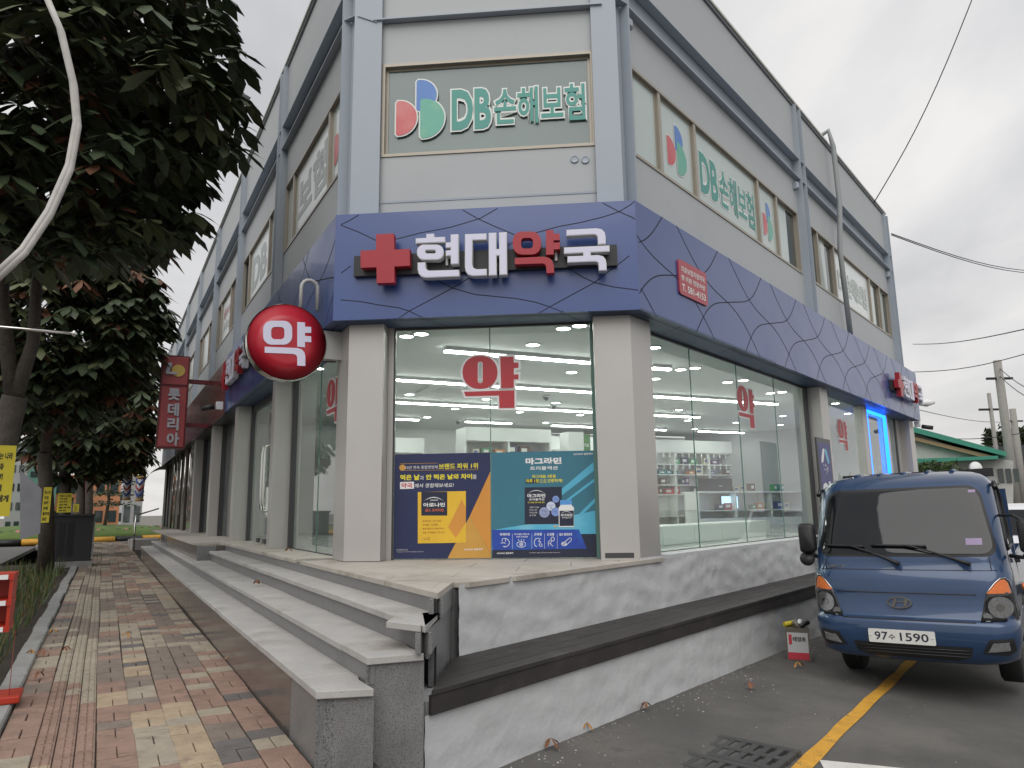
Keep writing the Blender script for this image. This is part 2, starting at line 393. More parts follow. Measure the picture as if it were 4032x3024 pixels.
for u0, bx, c in near:
    if u0 > 3.6 and k < 300:
        m = MB(); m.paver(FL, *bx, b=.004); m.build('brick', PC[c], pave); k += 1
    else: far.paver(FL, *bx, b=.004, mi=c)
far.build('paving_bricks', PC, pave, kind='stuff', recalc=False)
# guiding strip: three columns of raised tiles
near, far = [], MB()
tc3 = [(.245 - .101 * k, .245 - .101 * (k + 1) + .006) for k in range(3)]
tcol = [0, 0, 1, 2]
for ci, (a, b) in enumerate(tc3):
    u = 2.95 + ci * .07
    while u < 40:
        r = math.sin(u * 1.35 + .4 * ci) + rnd(-.5, .5)
        c = (0 if r > .25 else (1 if u < 6 else 2)) if u < 8.2 else (3 if r > 0.3 else 2)
        near.append((u, a + .004 * math.sin(u), b + .004 * math.sin(u), c, rnd(-.003, .002))); u += .203
near.sort(key=lambda t: t[0]); k = 0
def tactile(mb, u, a, b, c, dz):
    mb.paver(FL, u, u + .2, a, b, ZP - .05, ZP - .004 + dz, b=.003, mi=c)
    w = (a - b)
    for i in range(2):
        for j in range(2):
            n0 = a - w * (.1 + .42 * i); u0 = u + .01 + .095 * j
            mb.paver(FL, u0, u0 + .083, n0, n0 - w * .36, ZP - .006 + dz, ZP + .003 + dz, b=.004, mi=c)
for u, a, b, c, dz in near:
    if u > 3.6 and k < 260:
        m = MB(); tactile(m, u, a, b, 0, dz); m.build('tactile_tile', PC[c], pave, recalc=False); k += 1
    else: tactile(far, u, a, b, c, dz)
far.build('tactile_tiles', PC, pave, kind='stuff', recalc=False)
# kerb stones and planting strip
GRN = mat('kerb_granite', (0.27, 0.27, 0.265), .8, var=.2, vs=5, bump=.3, bs=120, spots=[((0.12, 0.12, 0.12), 160, .58, .08), ((0.15, 0.14, 0.12), 2.5, .56, .2)])
m = MB(); m.box(FL, 2.9, 21.5, .47, .62, 0, ZP - .03)
kerb = m.build('kerb', BED, kind='structure')
u = 3.0
while u < 21.3:
    l = rnd(.75, 1.05); m = MB(); s = rnd(-.012, .012)
    m.paver(FL, u, u + l - .008, .455 + s, .60 + s, ZP - .06, ZP + .035 + rnd(-.008, .008), b=.012); m.build('kerb_stone', GRN, kerb); u += l
SOIL = mat('planter_soil', (0.035, 0.027, 0.02), .95, var=.5, vs=12, bump=.9, bs=40)
m = MB()
for i in range(60):
    for j in range(10):
        def pz(a, b):
            return FL.P(2.5 + a * .36, .605 + b * .2, ZP + .0 + .035 * math.sin(a * 1.3 + b) * math.sin(b * 1.9) - .02)
        m.quad(pz(i, j), pz(i + 1, j), pz(i + 1, j + 1), pz(i, j + 1))
m.build('planting_bed', SOIL, kind='structure')
# main road beyond the trees, and the plaza at the far end
m = MB(); m.box(FL, -5, 120, 2.6, 16, -.01, .12); m.build('main_road', mat('main_asphalt', (0.11, 0.107, 0.104), .9, var=.15, vs=.6), kind='structure')
m = MB(); m.box(FL, 39.9, 47.5, -14, 2.59, -.01, .2); m.build('crossing_road', mat('pale_road', (0.33, 0.325, 0.315), .9, var=.1, vs=.5), kind='structure')
m = MB(); m.box(FL, 40, 90, 16.01, 50, -.01, .24); m.build('far_pavement', mat('pale_paving', (0.3, 0.29, 0.27), .9, var=.1, vs=.8), kind='structure')

# ------------------------------------------------------------------ granite steps
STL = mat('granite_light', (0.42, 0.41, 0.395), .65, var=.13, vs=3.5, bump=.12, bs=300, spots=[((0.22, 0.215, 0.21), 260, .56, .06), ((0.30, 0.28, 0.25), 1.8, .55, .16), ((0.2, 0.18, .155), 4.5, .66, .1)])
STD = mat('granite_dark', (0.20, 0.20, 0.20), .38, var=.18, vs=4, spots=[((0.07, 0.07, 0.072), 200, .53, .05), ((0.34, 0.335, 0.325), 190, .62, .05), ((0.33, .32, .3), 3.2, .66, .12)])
STP = mat('granite_polished', (0.125, 0.11, 0.10), .16, var=.15, vs=4, spots=[((0.06, 0.055, 0.052), 220, .55, .06), ((0.2, 0.19, 0.18), 210, .63, .05)])
STE = mat('granite_cut', (0.17, 0.172, 0.175), .6, var=.22, vs=3, spots=[((0.06, 0.062, 0.065), 110, .52, .05), ((0.38, 0.38, 0.38), 130, .61, .05)])
steps = thing('granite_steps', 'long flight of grey granite steps along the left shopfronts of the corner building', 'steps', FL.P(8, -1.3, ZP))
Z1 = lambda x, y: (1344 + x * .6076, 2016 + y * .6076)
ZS = [.63, .77, .92, 1.045]
CN = [at_z(2050 * .6076, 2016 + 1165 * .6076, .63), at_z(*Z1(170, 945), .77), at_z(*Z1(545, 740), .92), at_z(*Z1(625, 525), 1.045)]
RT = [at_z(*Z1(210, 1145), .63), at_z(*Z1(535, 915), .77), at_z(*Z1(625, 655), .92), at_z(*Z1(725, 455), 1.045)]
NE = [c.dot(nL) for c in CN]
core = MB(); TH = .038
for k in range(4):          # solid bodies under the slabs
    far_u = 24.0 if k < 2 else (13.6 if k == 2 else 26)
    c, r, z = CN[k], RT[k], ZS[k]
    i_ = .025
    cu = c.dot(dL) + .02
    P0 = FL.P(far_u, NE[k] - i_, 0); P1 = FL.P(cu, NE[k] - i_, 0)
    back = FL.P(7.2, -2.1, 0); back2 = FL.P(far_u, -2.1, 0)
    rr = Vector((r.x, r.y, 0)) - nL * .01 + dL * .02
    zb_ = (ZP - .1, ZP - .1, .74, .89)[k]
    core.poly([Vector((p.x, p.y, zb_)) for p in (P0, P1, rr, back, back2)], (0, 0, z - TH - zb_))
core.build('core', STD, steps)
for k in range(4):
    z = ZS[k]; n_out = NE[k]; n_in = (NE[k + 1] - .06) if k < 3 else -1.86
    u_c = CN[k].dot(dL); far_u = 24.0 if k < 2 else (13.4 if k == 2 else 13.4)
    # corner slab follows the chamfer
    if k < 3:
        c, r = CN[k], RT[k]
        u1 = u_c + rnd(.35, .5)
        inn = FL.P(u_c + .1, n_in, 0)
        p = [FL.P(u1, n_out, 0), c, r, Vector((RT[k].x, RT[k].y, 0)) + (CN[k + 1] - RT[k]).normalized() * .05 + dL * .22, FL.P(u1, n_in, 0)]
        m = MB(); m.poly([Vector((q.x, q.y, z - TH)) for q in p], (0, 0, TH)); m.build('tread_slab', STL, steps, bevel=.004)
        u = u1 + .003
    else: u = u_c
    while u < far_u and k < 3:
        l = rnd(.85, 1.15); m = MB(); dz = rnd(-.002, .002)
        m.paver(FL, u, min(u + l, far_u) - .004, n_out + rnd(-.003, .003), n_in, z - TH, z + dz, b=.005); m.build('tread_slab', STL, steps); u += l
    # riser panels
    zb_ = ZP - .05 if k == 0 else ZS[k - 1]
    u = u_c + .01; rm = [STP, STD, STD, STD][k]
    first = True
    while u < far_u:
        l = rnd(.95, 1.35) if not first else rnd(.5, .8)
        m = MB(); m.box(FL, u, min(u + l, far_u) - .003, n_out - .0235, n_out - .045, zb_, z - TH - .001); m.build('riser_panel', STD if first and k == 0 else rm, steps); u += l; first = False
# chamfered end faces and side faces near the corner
for k, (z0) in enumerate((-.2, -.2, .775, .5)):
    c, r = CN[k], RT[k]; d = (r - c); d.z = 0; d.normalize(); nn = Vector((d.y, -d.x, 0))
    if (nn.y > 0) if k < 2 else (nn.x < 0): nn = -nn
    if k == 2: r = Vector((CN[3].x, CN[3].y, 0)) + d * .0
    c2 = Vector((c.x, c.y, z0)) - nn * .026; r2 = Vector((r.x, r.y, z0)) - nn * .026 - d * .006
    m = MB(); m.poly([c2, r2, r2 - nn * .03, c2 - nn * .03], (0, 0, ZS[k] - TH - .001 - z0)); m.build('end_panel', STE if k < 2 else STD, steps)
# ------------------------------------------------------------------ platform in front of the shop: stone slabs
plat = thing('stone_platform', 'raised stone slab platform in front of the corner shop window', 'platform', FC.P(-1, -6, 0))
core = MB()
cw = -3.61
pts = [CN[3] + Vector((-.01, .03, 0)), RT[3] + Vector((-.012, -.01, 0)), FR.P(6.25, cw - .03, 0), FR.P(8, -4.6, 0), FL.P(10, -2.6, 0), FL.P(27, -2.6, 0), FL.P(27, NE[3] - .03, 0)]
core.poly([Vector((p.x, p.y, .3)) for p in pts], (0, 0, 1.045 - TH - .3)); core.build('core', STD, plat)
# slabs laid in rows parallel to the chamfer, clipped by the platform outline
STF = mat('platform_stone', (0.43, 0.40, 0.355), .7, var=.14, vs=2.5, bump=.12, bs=200, spots=[((0.31, 0.28, 0.235), 2.2, .53, .14), ((0.33, .31, .28), 240, .58, .06)])
def clip(poly, p0, nrm):      # keep the side where (p-p0).nrm >= 0
    out = []
    for i in range(len(poly)):
        a, b = poly[i], poly[(i + 1) % len(poly)]; da, db = (a - p0).dot(nrm), (b - p0).dot(nrm)
        if da >= 0: out.append(a)
        if (da >= 0) != (db >= 0): out.append(a + (b - a) * (da / (da - db)))
    return out
v2 = lambda v: Vector((v.x, v.y, 0))
edgeL = (v2(FL.P(0, NE[3] + .0, 0)), -nL); edgeE = (v2(CN[3]), (lambda d: Vector((-d.y, d.x, 0)) if Vector((-d.y, d.x, 0)).x < 0 else Vector((d.y, -d.x, 0)))(v2(RT[3] - CN[3]).normalized()))
edgeR = (v2(FR.P(0, cw + .025, 0)), -nR)
rows = [-4.45, -4.82, -5.163, -5.58, -6.0, -6.5, -7.0, -7.5]
for i in range(len(rows) - 1):
    n1_, n0_ = rows[i] - .002, rows[i + 1] + .002
    u = -6.8 + (i % 2) * .45
    while u < 1.6:
        l = .9
        q = [v2(FC.P(u, n1_, 0)), v2(FC.P(u + l - .004, n1_, 0)), v2(FC.P(u + l - .004, n0_, 0)), v2(FC.P(u, n0_, 0))]
        for e_ in ((edgeL, edgeE) if i < 2 else (edgeL, edgeR)):
            if len(q) > 2: q = clip(q, *e_)
        if len(q) > 2:
            ar = abs(sum((q[j].x * q[(j + 1) % len(q)].y - q[(j + 1) % len(q)].x * q[j].y) for j in range(len(q)))) / 2
            if ar > .006:
                m = MB(); m.poly([Vector((p.x, p.y, 1.045 - TH)) for p in q], (0, 0, TH + rnd(-.0015, .0015))); m.build('slab', STF, plat, bevel=.003)
        u += l
u = 8.1
while u < 26:                  # single row of slabs before the left shopfronts
    l = rnd(.8, 1.1); no = NE[3] if u < 13.2 else -1.40
    for (na, nb) in ((no + .0, -1.98), (-1.985, -2.6)):
        if u < 9.5 and na < -1.95: pass
        m = MB(); m.paver(FL, u, u + l - .004, na, nb, 1.045 - TH, 1.0465 + rnd(-.001, .001), b=.004); m.build('slab', STF, plat)
    u += l
m = MB(); m.box(FL, 13.25, 20, -1.43, -1.9, .6, 1.045 - TH); m.build('riser_panel', STP, plat)
m = MB(); m.box(FL, 13.21, 13.25, -1.41, -1.70, .7, 1.045 - TH); m.build('riser_panel', STE, plat)

# ------------------------------------------------------------------ white rendered plinth wall and dark timber bench
WPL = mat('white_render', (0.52, 0.53, 0.535), .8, var=.07, vs=3.0, bump=.5, bs=9, spots=[((0.5, 0.505, 0.515), 1.6, .5, .3)])
wall = thing('plinth_wall', 'white rough rendered plinth wall below the right shop windows', 'wall', FR.P(8, -3.5, 0))
def rough_sheet(mb, u0, u1, z0, z1, n, amp, du=.05, dz=.04):
    nu, nz = int((u1 - u0) / du), max(1, int((z1 - z0) / dz)); b0 = len(mb.v); V = []
    for i in range(nu + 1):
        for j in range(nz + 1):
            u, z = u0 + (u1 - u0) * i / nu, z0 + (z1 - z0) * j / nz
            h = math.sin(u * 6.1 + 2.3 * math.sin(z * 9)) * .3 + math.sin(u * 14.7 + z * 21) * .22 + math.sin(u * 31 - z * 13 + 4 * math.sin(u * 5)) * .16 + random.gauss(0, .16) + .25 * math.sin(z * 34 + 3 * math.sin(u * 3))
            edge = 0 if j in (0, nz) else 1
            V.append(FR.P(u, n + amp * h * edge, z))
    fs = [(i * (nz + 1) + j, (i + 1) * (nz + 1) + j, (i + 1) * (nz + 1) + j + 1, i * (nz + 1) + j + 1) for i in range(nu) for j in range(nz)]
    mb.add(V, fs, 0, True)
m = MB(); rough_sheet(m, RT[3].dot(dR) - .01, 19.6, .5, 1.03, cw, .012); rough_sheet(m, 6.2, 19.6, 1.03, 1.065, cw, 0)
m.quad(FR.P(6.72, cw, 1.0652), FR.P(19.6, cw, 1.0652), FR.P(19.6, -3.95, 1.066), FR.P(6.72, -3.95, 1.066))
m.build('upper_face', WPL, wall, recalc=False)
m = MB(); rough_sheet(m, 2.915, 19.6, -.15, .425, -3.095, .008); m.build('lower_face', WPL, wall, recalc=False)
m = MB(); m.box(FR, 2.95, 19.6, -3.12, -3.6, -.2, .49); m.build('core', WPL, wall)
WOOD = mat('dark_stained_timber', (0.036, 0.032, 0.031), .6, var=.3, vs=3, bump=.25, bs=90, spec=.4, spots=[((0.062, 0.057, 0.054), 2.4, .55, .15)])
bench = thing('timber_bench', 'long dark stained timber bench ledge on the white plinth wall', 'bench', FR.P(8, -3.3, 0))
bw = [(-3.06, -3.195), (-3.2, -3.335), (-3.34, -3.475), (-3.48, -3.6)]
for i, (a_, b_) in enumerate(bw):
    u = 2.93 + (a_ + 3.06) * -1.35; st = u
    while u < 19.5:
        l = rnd(2.2, 3.4) if u > st else rnd(.9, 2.6); u2 = min(u + l, 19.55); m = MB()
        if u == st:
            z0, z1 = .532, .56
            m.poly([FR.P(u, a_, z0), FR.P(u2 - .004, a_, z0), FR.P(u2 - .004, b_, z0), FR.P(u + (a_ - b_) * 1.35, b_, z0)], (0, 0, .028)); m.build('plank', WOOD, bench, bevel=.003)
        else: m.paver(FR, u, u2 - .004, a_, b_, .532, .56 + rnd(-.002, .001), b=.004); m.build('plank', WOOD, bench)
        u = u2
u = 2.94
while u < 19.5:
    l = rnd(2.4, 3.6); m = MB(); m.bbox(FR, u, min(u + l, 19.55) - .003, -3.09, -3.067, .425, .531, b=.003); m.build('fascia_plank', WOOD, bench); u += l
m = MB(); m.poly([Vector((p.x, p.y, .885)) for p in (CN[2] + Vector((-.03, .03, 0)), CN[3] + Vector((-.012, .02, 0)), CN[3] + Vector((-.25, .12, 0)), CN[2] + Vector((-.25, .2, 0)))], (0, 0, .032)); m.build('tread_slab', STL, steps)
# ------------------------------------------------------------------ the corner building
WAL = mat('grey_panel', (0.40, 0.42, 0.43), .5, var=.045, vs=1.2, bump=.04, bs=20, spots=[((0.36, 0.38, 0.40), .9, .55, .3)])
STEEL = mat('painted_steel', (0.34, 0.385, 0.435), .42, var=.04, vs=3)
JNT = mat('panel_joint', (0.35, 0.385, 0.43), .7)
CAP = mat('roof_cap', (0.20, 0.215, 0.235), .45, var=.05)
CAPT = mat('roof_cap_edge', (0.55, 0.55, 0.50), .45)
FRM = mat('bronze_frame', (0.36, 0.325, 0.27), .38, metal=.25, var=.06, vs=8)
FRD = mat('dark_frame', (0.05, 0.05, 0.052), .4)
PIL = mat('brushed_cladding', (0.47, 0.455, 0.435), .36, metal=.35, var=.03, vs=2)
BLUE = mat('blue_cladding', (0.030, 0.068, 0.235), .33, var=.03, vs=1.5, spec=.75, coat=.25)
BLK = mat('black_groove', (0.004, 0.006, 0.02), .7)
SOF = mat('blue_soffit', (0.035, 0.07, 0.15), .4, var=.03)
GLS = glassmat('shop_glass', (0.84, 0.93, 0.89), haze=.035)
bld = thing('corner_building', 'grey two storey steel clad commercial building with chamfered corner', 'building', FC.P(-1, -7.4, 0))
ZR, ZC = 8.70, 8.785
LF = 36.0                     # how far the left facade runs
def panels(fr, n, u0, u1, z0, z1, cuts, th=.05):
    us = [u0] + [c for c in cuts if u0 < c < u1] + [u1]
    for a, b in zip(us[:-1], us[1:]):
        m = MB(); m.bbox(fr, a + .0015, b - .0015, n - th, n, z0 + .001, z1 - .001, b=.003); m.build('wall_panel', WAL, bld)
# parapets, beams and spandrels -------------------------------------------------
def storey(fr, wn, u0, u1, bays, z_off=0.0):
    pn, fnn = wn + .03, wn + .09
    zb0, zb1 = 7.24 + z_off, 7.63 + z_off
    panels(fr, pn, u0, u1, zb1 + .012, ZR, [u0 + 3.05 + 3.9 * k for k in range(9)])
    for z, th in ((zb0 - .006, .014), (zb1 - .006, .014)):
        m = MB(); m.box(fr, u0, u1, wn - .03, fnn, z, z + th); m.build('beam_flange', STEEL, bld)
    m = MB(); m.box(fr, u0, u1, wn - .06, wn - .035, zb0 + .008, zb1 - .006); m.build('beam_web', STEEL, bld)
    us = [u0]
    for b in bays: us += [b[0], b[-1]]
    us.append(u1)
    panels(fr, wn, u0, u1, 6.60, zb0 - .006, [u0 + 2.75 + 3.9 * k for k in range(9)])
    panels(fr, wn, u0, u1, 4.3, 5.475, [u0 + 3.3 + 3.9 * k for k in range(9)])
    for a, b in zip(us[0::2], us[1::2]):
        if b - a > .02: panels(fr, wn, a, b, 5.476, 6.599, [])
    m = MB(); m.box(fr, u0 - .02, u1, wn - .35, pn + .03, ZR, ZR + .045); m.build('roof_cap', CAP, bld)
    m = MB(); m.box(fr, u0 - .02, u1, wn - .33, pn + .055, ZR + .046, ZC); m.build('roof_cap_trim', CAPT, bld)
def column(fr, u, wn, z0=4.3, z1=ZR, w=.25):
    for s in (-1, 1):
        m = MB(); m.box(fr, u + s * w / 2 - .007, u + s * w / 2 + .007, wn - .04, wn + .11, z0, z1); m.build('column_flange', STEEL, bld)
    m = MB(); m.box(fr, u - w / 2, u + w / 2, wn + .0, wn + .022, z0, z1); m.build('column_web', STEEL, bld)
FROST = mat('frosted_film', (0.47, 0.545, 0.525), .10, var=.06, vs=1.2, spec=.6)
FROSTD = mat('dark_film', (0.115, 0.165, 0.16), .07, var=.15, vs=.8, spec=.7)
PALE = mat('pale_film', (0.70, 0.76, 0.745), .22, var=.03, vs=2)
DKG = mat('dark_glass', (0.03, 0.045, 0.045), .04, spec=.8)
SKYG = mat('mirror_glass', (0.42, 0.47, 0.43), .05, var=.12, vs=1.1, spec=.8)
BOARD = mat('brown_board', (0.19, 0.165, 0.14), .6, var=.2, vs=3)
PK = {'f': FROST, 'd': FROSTD, 'p': PALE, 'g': DKG, 's': SKYG, 'b': BOARD}
def bay(fr, wn, us, kinds, z0=5.476, z1=6.60, deep=.075):
    """a window band: frame, one pane per interval with its own sash"""
    w = MB(); u0, u1 = us[0], us[-1]; f = .035
    w.box(fr, u0, u1, wn - deep - .03, wn + .012, z0, z0 + f); w.box(fr, u0, u1, wn - deep - .03, wn + .012, z1 - f, z1)
    w.box(fr, u0, u0 + f, wn - deep - .03, wn + .012, z0 + f, z1 - f); w.box(fr, u1 - f, u1, wn - deep - .03, wn + .012, z0 + f, z1 - f)
    for u in us[1:-1]: w.box(fr, u - .032, u + .032, wn - deep - .02, wn + .004, z0 + f, z1 - f)
    win = w.build('window', FRM, bld)
    for a, b, k in zip(us[:-1], us[1:], kinds):
        m = MB(); s = .03; a_, b_ = a + .034, b - .034
        dn = .03 if k in 'fpb' else .045
        m.box(fr, a_, b_, wn - dn - .02, wn - dn, z0 + f, z0 + f + s); m.box(fr, a_, b_, wn - dn - .02, wn - dn, z1 - f - s, z1 - f)
        m.box(fr, a_, a_ + s, wn - dn - .02, wn - dn, z0 + f + s, z1 - f - s); m.box(fr, b_ - s, b_, wn - dn - .02, wn - dn, z0 + f + s, z1 - f - s)
        m.build('sash', FRM if k != 'g' else FRD, win)
        if k == 's':
            c = a_ + (b_ - a_) * .58
            m = MB(); m.box(fr, a_ + s, c, wn - dn - .016, wn - dn - .010, z0 + f + s, z1 - f - s); m.build('pane', FROST, win)
            m = MB(); m.box(fr, c, b_ - s, wn - dn - .018, wn - dn - .011, z0 + f + s, z1 - f - s); m.build('pane', DKG, win)
        else:
            m = MB(); m.box(fr, a_ + s, b_ - s, wn - dn - .016, wn - dn - .010, z0 + f + s, z1 - f - s); m.build('pane', PK[k], win)
    return win
WR, WL, WC = -3.75, -2.15, -7.34
baysR = [[6.70, 7.38, 8.35, 10.55, 11.36, 12.36], [12.92, 13.46, 14.46, 17.12, 18.0, 18.86]]
storey(FR, WR, 6.55, 19.25, baysR)
bay(FR, WR, baysR[0], 'ffffs'); bay(FR, WR, baysR[1], 'sspss')
column(FR, 12.60, WR); column(FR, 19.12, WR)
baysL = [[7.62, 8.42, 10.40, 10.93], [11.32, 12.22, 14.20, 14.86], [15.22, 16.58, 18.1, 18.66], [19.05, 20.4, 21.9, 22.5], [22.9, 24.2, 25.7, 26.3], [26.7, 28.0, 29.5, 30.1], [30.5, 31.8, 33.3, 33.9]]
storey(FL, WL, 7.55, LF, baysL)
for i, b in enumerate(baysL): bay(FL, WL, b, ['fpf', 'fpg', 'bpg', 'bpg', 'gpg', 'gpg', 'ggg'][i])
for i in range(7): column(FL, 11.12 + 3.84 * i, WL)
# chamfer wall
m = None
panels(FC, WC, -2.10, .37, 4.3, 4.915, []); panels(FC, WC, -2.10, .37, 4.921, 5.455, []); panels(FC, WC, -2.10, .37, 6.60, 7.12, []); panels(FC, WC, -2.10, .37, 7.142, 9.2, [])
panels(FC, WC, -2.10, -2.06, 5.456, 6.599, []); panels(FC, WC, .345, .37, 5.456, 6.599, [])
bay(FC, WC, [-2.06, .345], 'd', 5.456, 6.60, .05)
m = MB(); m.box(FC, -2.16, .46, WC - .02, WC + .085, 7.124, 7.14); m.build('beam_flange', STEEL, bld)
m = MB(); m.box(FC, -2.1, .37, WC - .005, WC + .006, 4.905, 4.93); m.build('joint_cover', JNT, bld)
for s, u in ((-1, -2.10), (1, .37)):
    m = MB(); m.box(FC, u - .012, u + .014, WC - .004, WC + .004, 4.3, 9.2); m.build('joint_cover', JNT, bld)
# two capped pipe ends below the big window
for x, y in ((2262, 628), (2304, 630)):
    u, z = FC.uv(x, y, WC); m = MB()
    m.lathe(FC.P(u, WC, z), [(.045, 0), (.045, .012), (.036, .016), (.033, .012), (.012, .013), (.0, .014)], 20, 0, Matrix((FC.d, (0, 0, 1), FC.n)).transposed()); m.build('pipe_cap', STEEL, bld)
# corner columns: front flange, recessed web, rear flange
for u0, u1, sgn in ((-2.385, -2.06, -1), (.33, .612, 1)):
    m = MB(); m.box(FC, u0, u1, -7.30, -7.28, 4.3, 9.2); m.build('column_flange', STEEL, bld)
    e_ = u0 if sgn < 0 else u1
    fr, wn, u_w = (FL, WL, 7.55) if sgn < 0 else (FR, WR, 6.55)
    pf = FC.P(e_, -7.30, 0); pb = fr.P(u_w, wn + .05, 0)
    inn = FC.n * -.0 + FC.d * (-sgn * .085)
    m = MB(); m.poly([Vector((p.x, p.y, 4.3)) for p in (pf + inn, pb + inn * .75, pb + inn * .75 - FC.n * .03, pf + inn - FC.n * .02 - FC.d * sgn * .05)], (0, 0, 4.9)); m.build('column_web', STEEL, bld)
    m = MB(); m.box(fr, u_w - .022, u_w, wn - .02, wn + .11, 4.3, 9.2); m.build('column_flange', STEEL, bld)
    for z in (7.234, 7.624):
        m = MB(); q = [pf - FC.n * .0, pf + inn, pb + inn, fr.P(u_w, wn + .11, 0)]
        m.poly([Vector((p.x, p.y, z)) for p in q], (0, 0, .012)); m.build('stiffener', STEEL, bld)
m = MB(); wl = at_z(1440, 100, 7.15)
m.poly([FC.P(-2.35, -7.272, 7.2), FC.P(-2.12, -7.272, 7.10), FC.P(-2.12, -7.272, 7.125), FC.P(-2.35, -7.272, 7.225)], FC.n * .006); m.build('weld_seam', STEEL, bld)
# parapet top of the chamfer lies above the picture; roof slab closes the body
m = MB(); m.box(FC, -2.4, .63, WC - .3, WC + .06, 9.2, 9.28); m.build('roof_cap', CAP, bld)
rp_ = [FC.P(-2.2, -7.5, 0), FC.P(.45, -7.5, 0), FR.P(6.9, -3.95, 0), FR.P(19.0, -3.95, 0), FL.P(LF, -9, 0), FL.P(LF, -2.4, 0), FL.P(8, -2.4, 0)]
m = MB(); m.poly([Vector((p.x, p.y, 8.55)) for p in rp_], (0, 0, .1)); m.build('roof', CAP, bld)
m = MB(); m.poly([Vector((p.x, p.y, 4.25)) for p in rp_], (0, 0, .1)); m.build('floor_slab', CAP, bld)
# far end wall towards the parking side
m = MB(); a_, b_ = FR.P(19.25, WR, 0), FR.P(19.25, -9.5, 0); m.poly([Vector((p.x, p.y, 3.6)) for p in (a_, b_, b_ - dR * .05, a_ - dR * .05)], (0, 0, ZR - 3.6)); m.poly([Vector((p.x, p.y, -.3)) for p in (FR.P(19.25, -4.02, 0), b_, b_ - dR * .05, FR.P(19.2, -4.02, 0))], (0, 0, 3.89)); m.build('end_wall', WAL, bld)
for z in (7.24, 7.62):           # beam stubs poking past the end
    m = MB(); m.poly([FR.P(19.27, WR + .10, z), FR.P(19.62, WR + .02, z), FR.P(19.27, WR - .10, z)], (0, 0, .014)); m.build('beam_stub', STEEL, bld)
for u in (12.28, 18.86):
    m = MB(); m.bbox(FR, u, u + .1, WR, WR + .085, 7.02, 7.15, b=.02); m.build('bracket', STEEL, bld)
m = MB(); m.bbox(FR, 6.60, 6.70, WR, WR + .08, 7.02, 7.14, b=.02); m.build('bracket', STEEL, bld)

# ------------------------------------------------------------------ ground floor: blue fascia, soffit, pillars, glazing
FZ0, FZ1 = 3.5, 4.663
FNR, FNC, FNL = -3.46, -7.03, -1.945
UCL, UCR = -2.452, .704           # where the fascia turns, along the chamfer
uL0 = FC.P(UCL, FNC, 0).dot(dL); uR0 = FC.P(UCR, FNC, 0).dot(dR)
UL1, UR1 = 15.02, 19.5
def fascia(fr, n, u0, u1, mt, nm='fascia_panel'):
    m = MB(); m.box(fr, u0, u1, n - .03, n, FZ0, FZ1); return m.build(nm, mt, bld)
fascia(FR, FNR, uR0 + .002, UR1, BLUE); fascia(FC, FNC, UCL, UCR, BLUE); fascia(FL, FNL, uL0 + .002, UL1, BLUE)
so_ = [FL.P(UL1, FNL - .002, 0), FC.P(UCL, FNC - .002, 0), FC.P(UCR, FNC - .002, 0), FR.P(UR1, FNR - .002, 0), FR.P(UR1, -3.9, 0), FR.P(6.9, -3.9, 0), FC.P(.42, -7.5, 0), FC.P(-2.15, -7.5, 0), FL.P(8.0, -2.46, 0), FL.P(UL1, -2.46, 0)]
m = MB(); m.poly([Vector((p.x, p.y, FZ0 + .002)) for p in so_], (0, 0, .02)); m.build('soffit', SOF, bld)
so2 = [FL.P(UL1, FNL - .031, 0), FC.P(UCL + .03, FNC - .031, 0), FC.P(UCR - .03, FNC - .031, 0), FR.P(UR1, FNR - .031, 0), FR.P(UR1, -3.9, 0), FR.P(6.9, -3.9, 0), FC.P(.42, -7.5, 0), FC.P(-2.15, -7.5, 0), FL.P(8.0, -2.46, 0), FL.P(UL1, -2.46, 0)]
m = MB(); m.poly([Vector((p.x, p.y, FZ1 - .03)) for p in so2], (0, 0, .028)); m.build('fascia_top', BLUE, bld)
m = MB(); m.box(FR, UR1 - .03, UR1 + .001, -3.9, FNR - .001, FZ0, FZ1 - .001); m.build('fascia_panel', BLUE, bld)
# joint along the soffit, and the net of wavy grooves on the fascia
gr = MB()
def groove(fr, n, pts, r=.0065):
    for (a, b) in zip(pts[:-1], pts[1:]):
        d = Vector((b[0] - a[0], b[1] - a[1])).normalized(); w = Vector((-d.y, d.x)) * r; e2 = d * .004
        q = [(a[0] + w.x - e2.x, a[1] + w.y - e2.y), (b[0] + w.x + e2.x, b[1] + w.y + e2.y), (b[0] - w.x + e2.x, b[1] - w.y + e2.y), (a[0] - w.x - e2.x, a[1] - w.y - e2.y)]
        gr.add([fr.P(u, n + .0012, z) for u, z in q], [(0, 1, 2, 3)])
def wave(fr, n, u0, u1, ua, ub, kind):
    """one curved joint from (ua, top or bottom) to (ub, the other edge), cut to the panel"""
    pts = []; run = []
    for i in range(41):
        t = i / 40; u = ua + (ub - ua) * t
        if kind == 'down': z = FZ1 - (FZ1 - FZ0) * (t + .10 * math.sin(2 * math.pi * t))
        else: z = FZ0 + (FZ1 - FZ0) * (t * 1.0 + .13 * math.sin(2 * math.pi * t) + .02 * math.sin(4 * math.pi * t))
        if u0 <= u <= u1: run.append((u, min(FZ1, max(FZ0, z))))
        elif len(run) > 1: groove(fr, n, run); run = []
        else: run = []
    if len(run) > 1: groove(fr, n, run)
for k in range(-2, 10):
    wave(FR, FNR, uR0, UR1, uR0 - .5 + 1.42 * k, uR0 + 1.75 + 1.42 * k, 'down'); wave(FR, FNR, uR0, UR1, uR0 - .15 + 1.42 * k, uR0 + 2.0 + 1.42 * k, 'up')
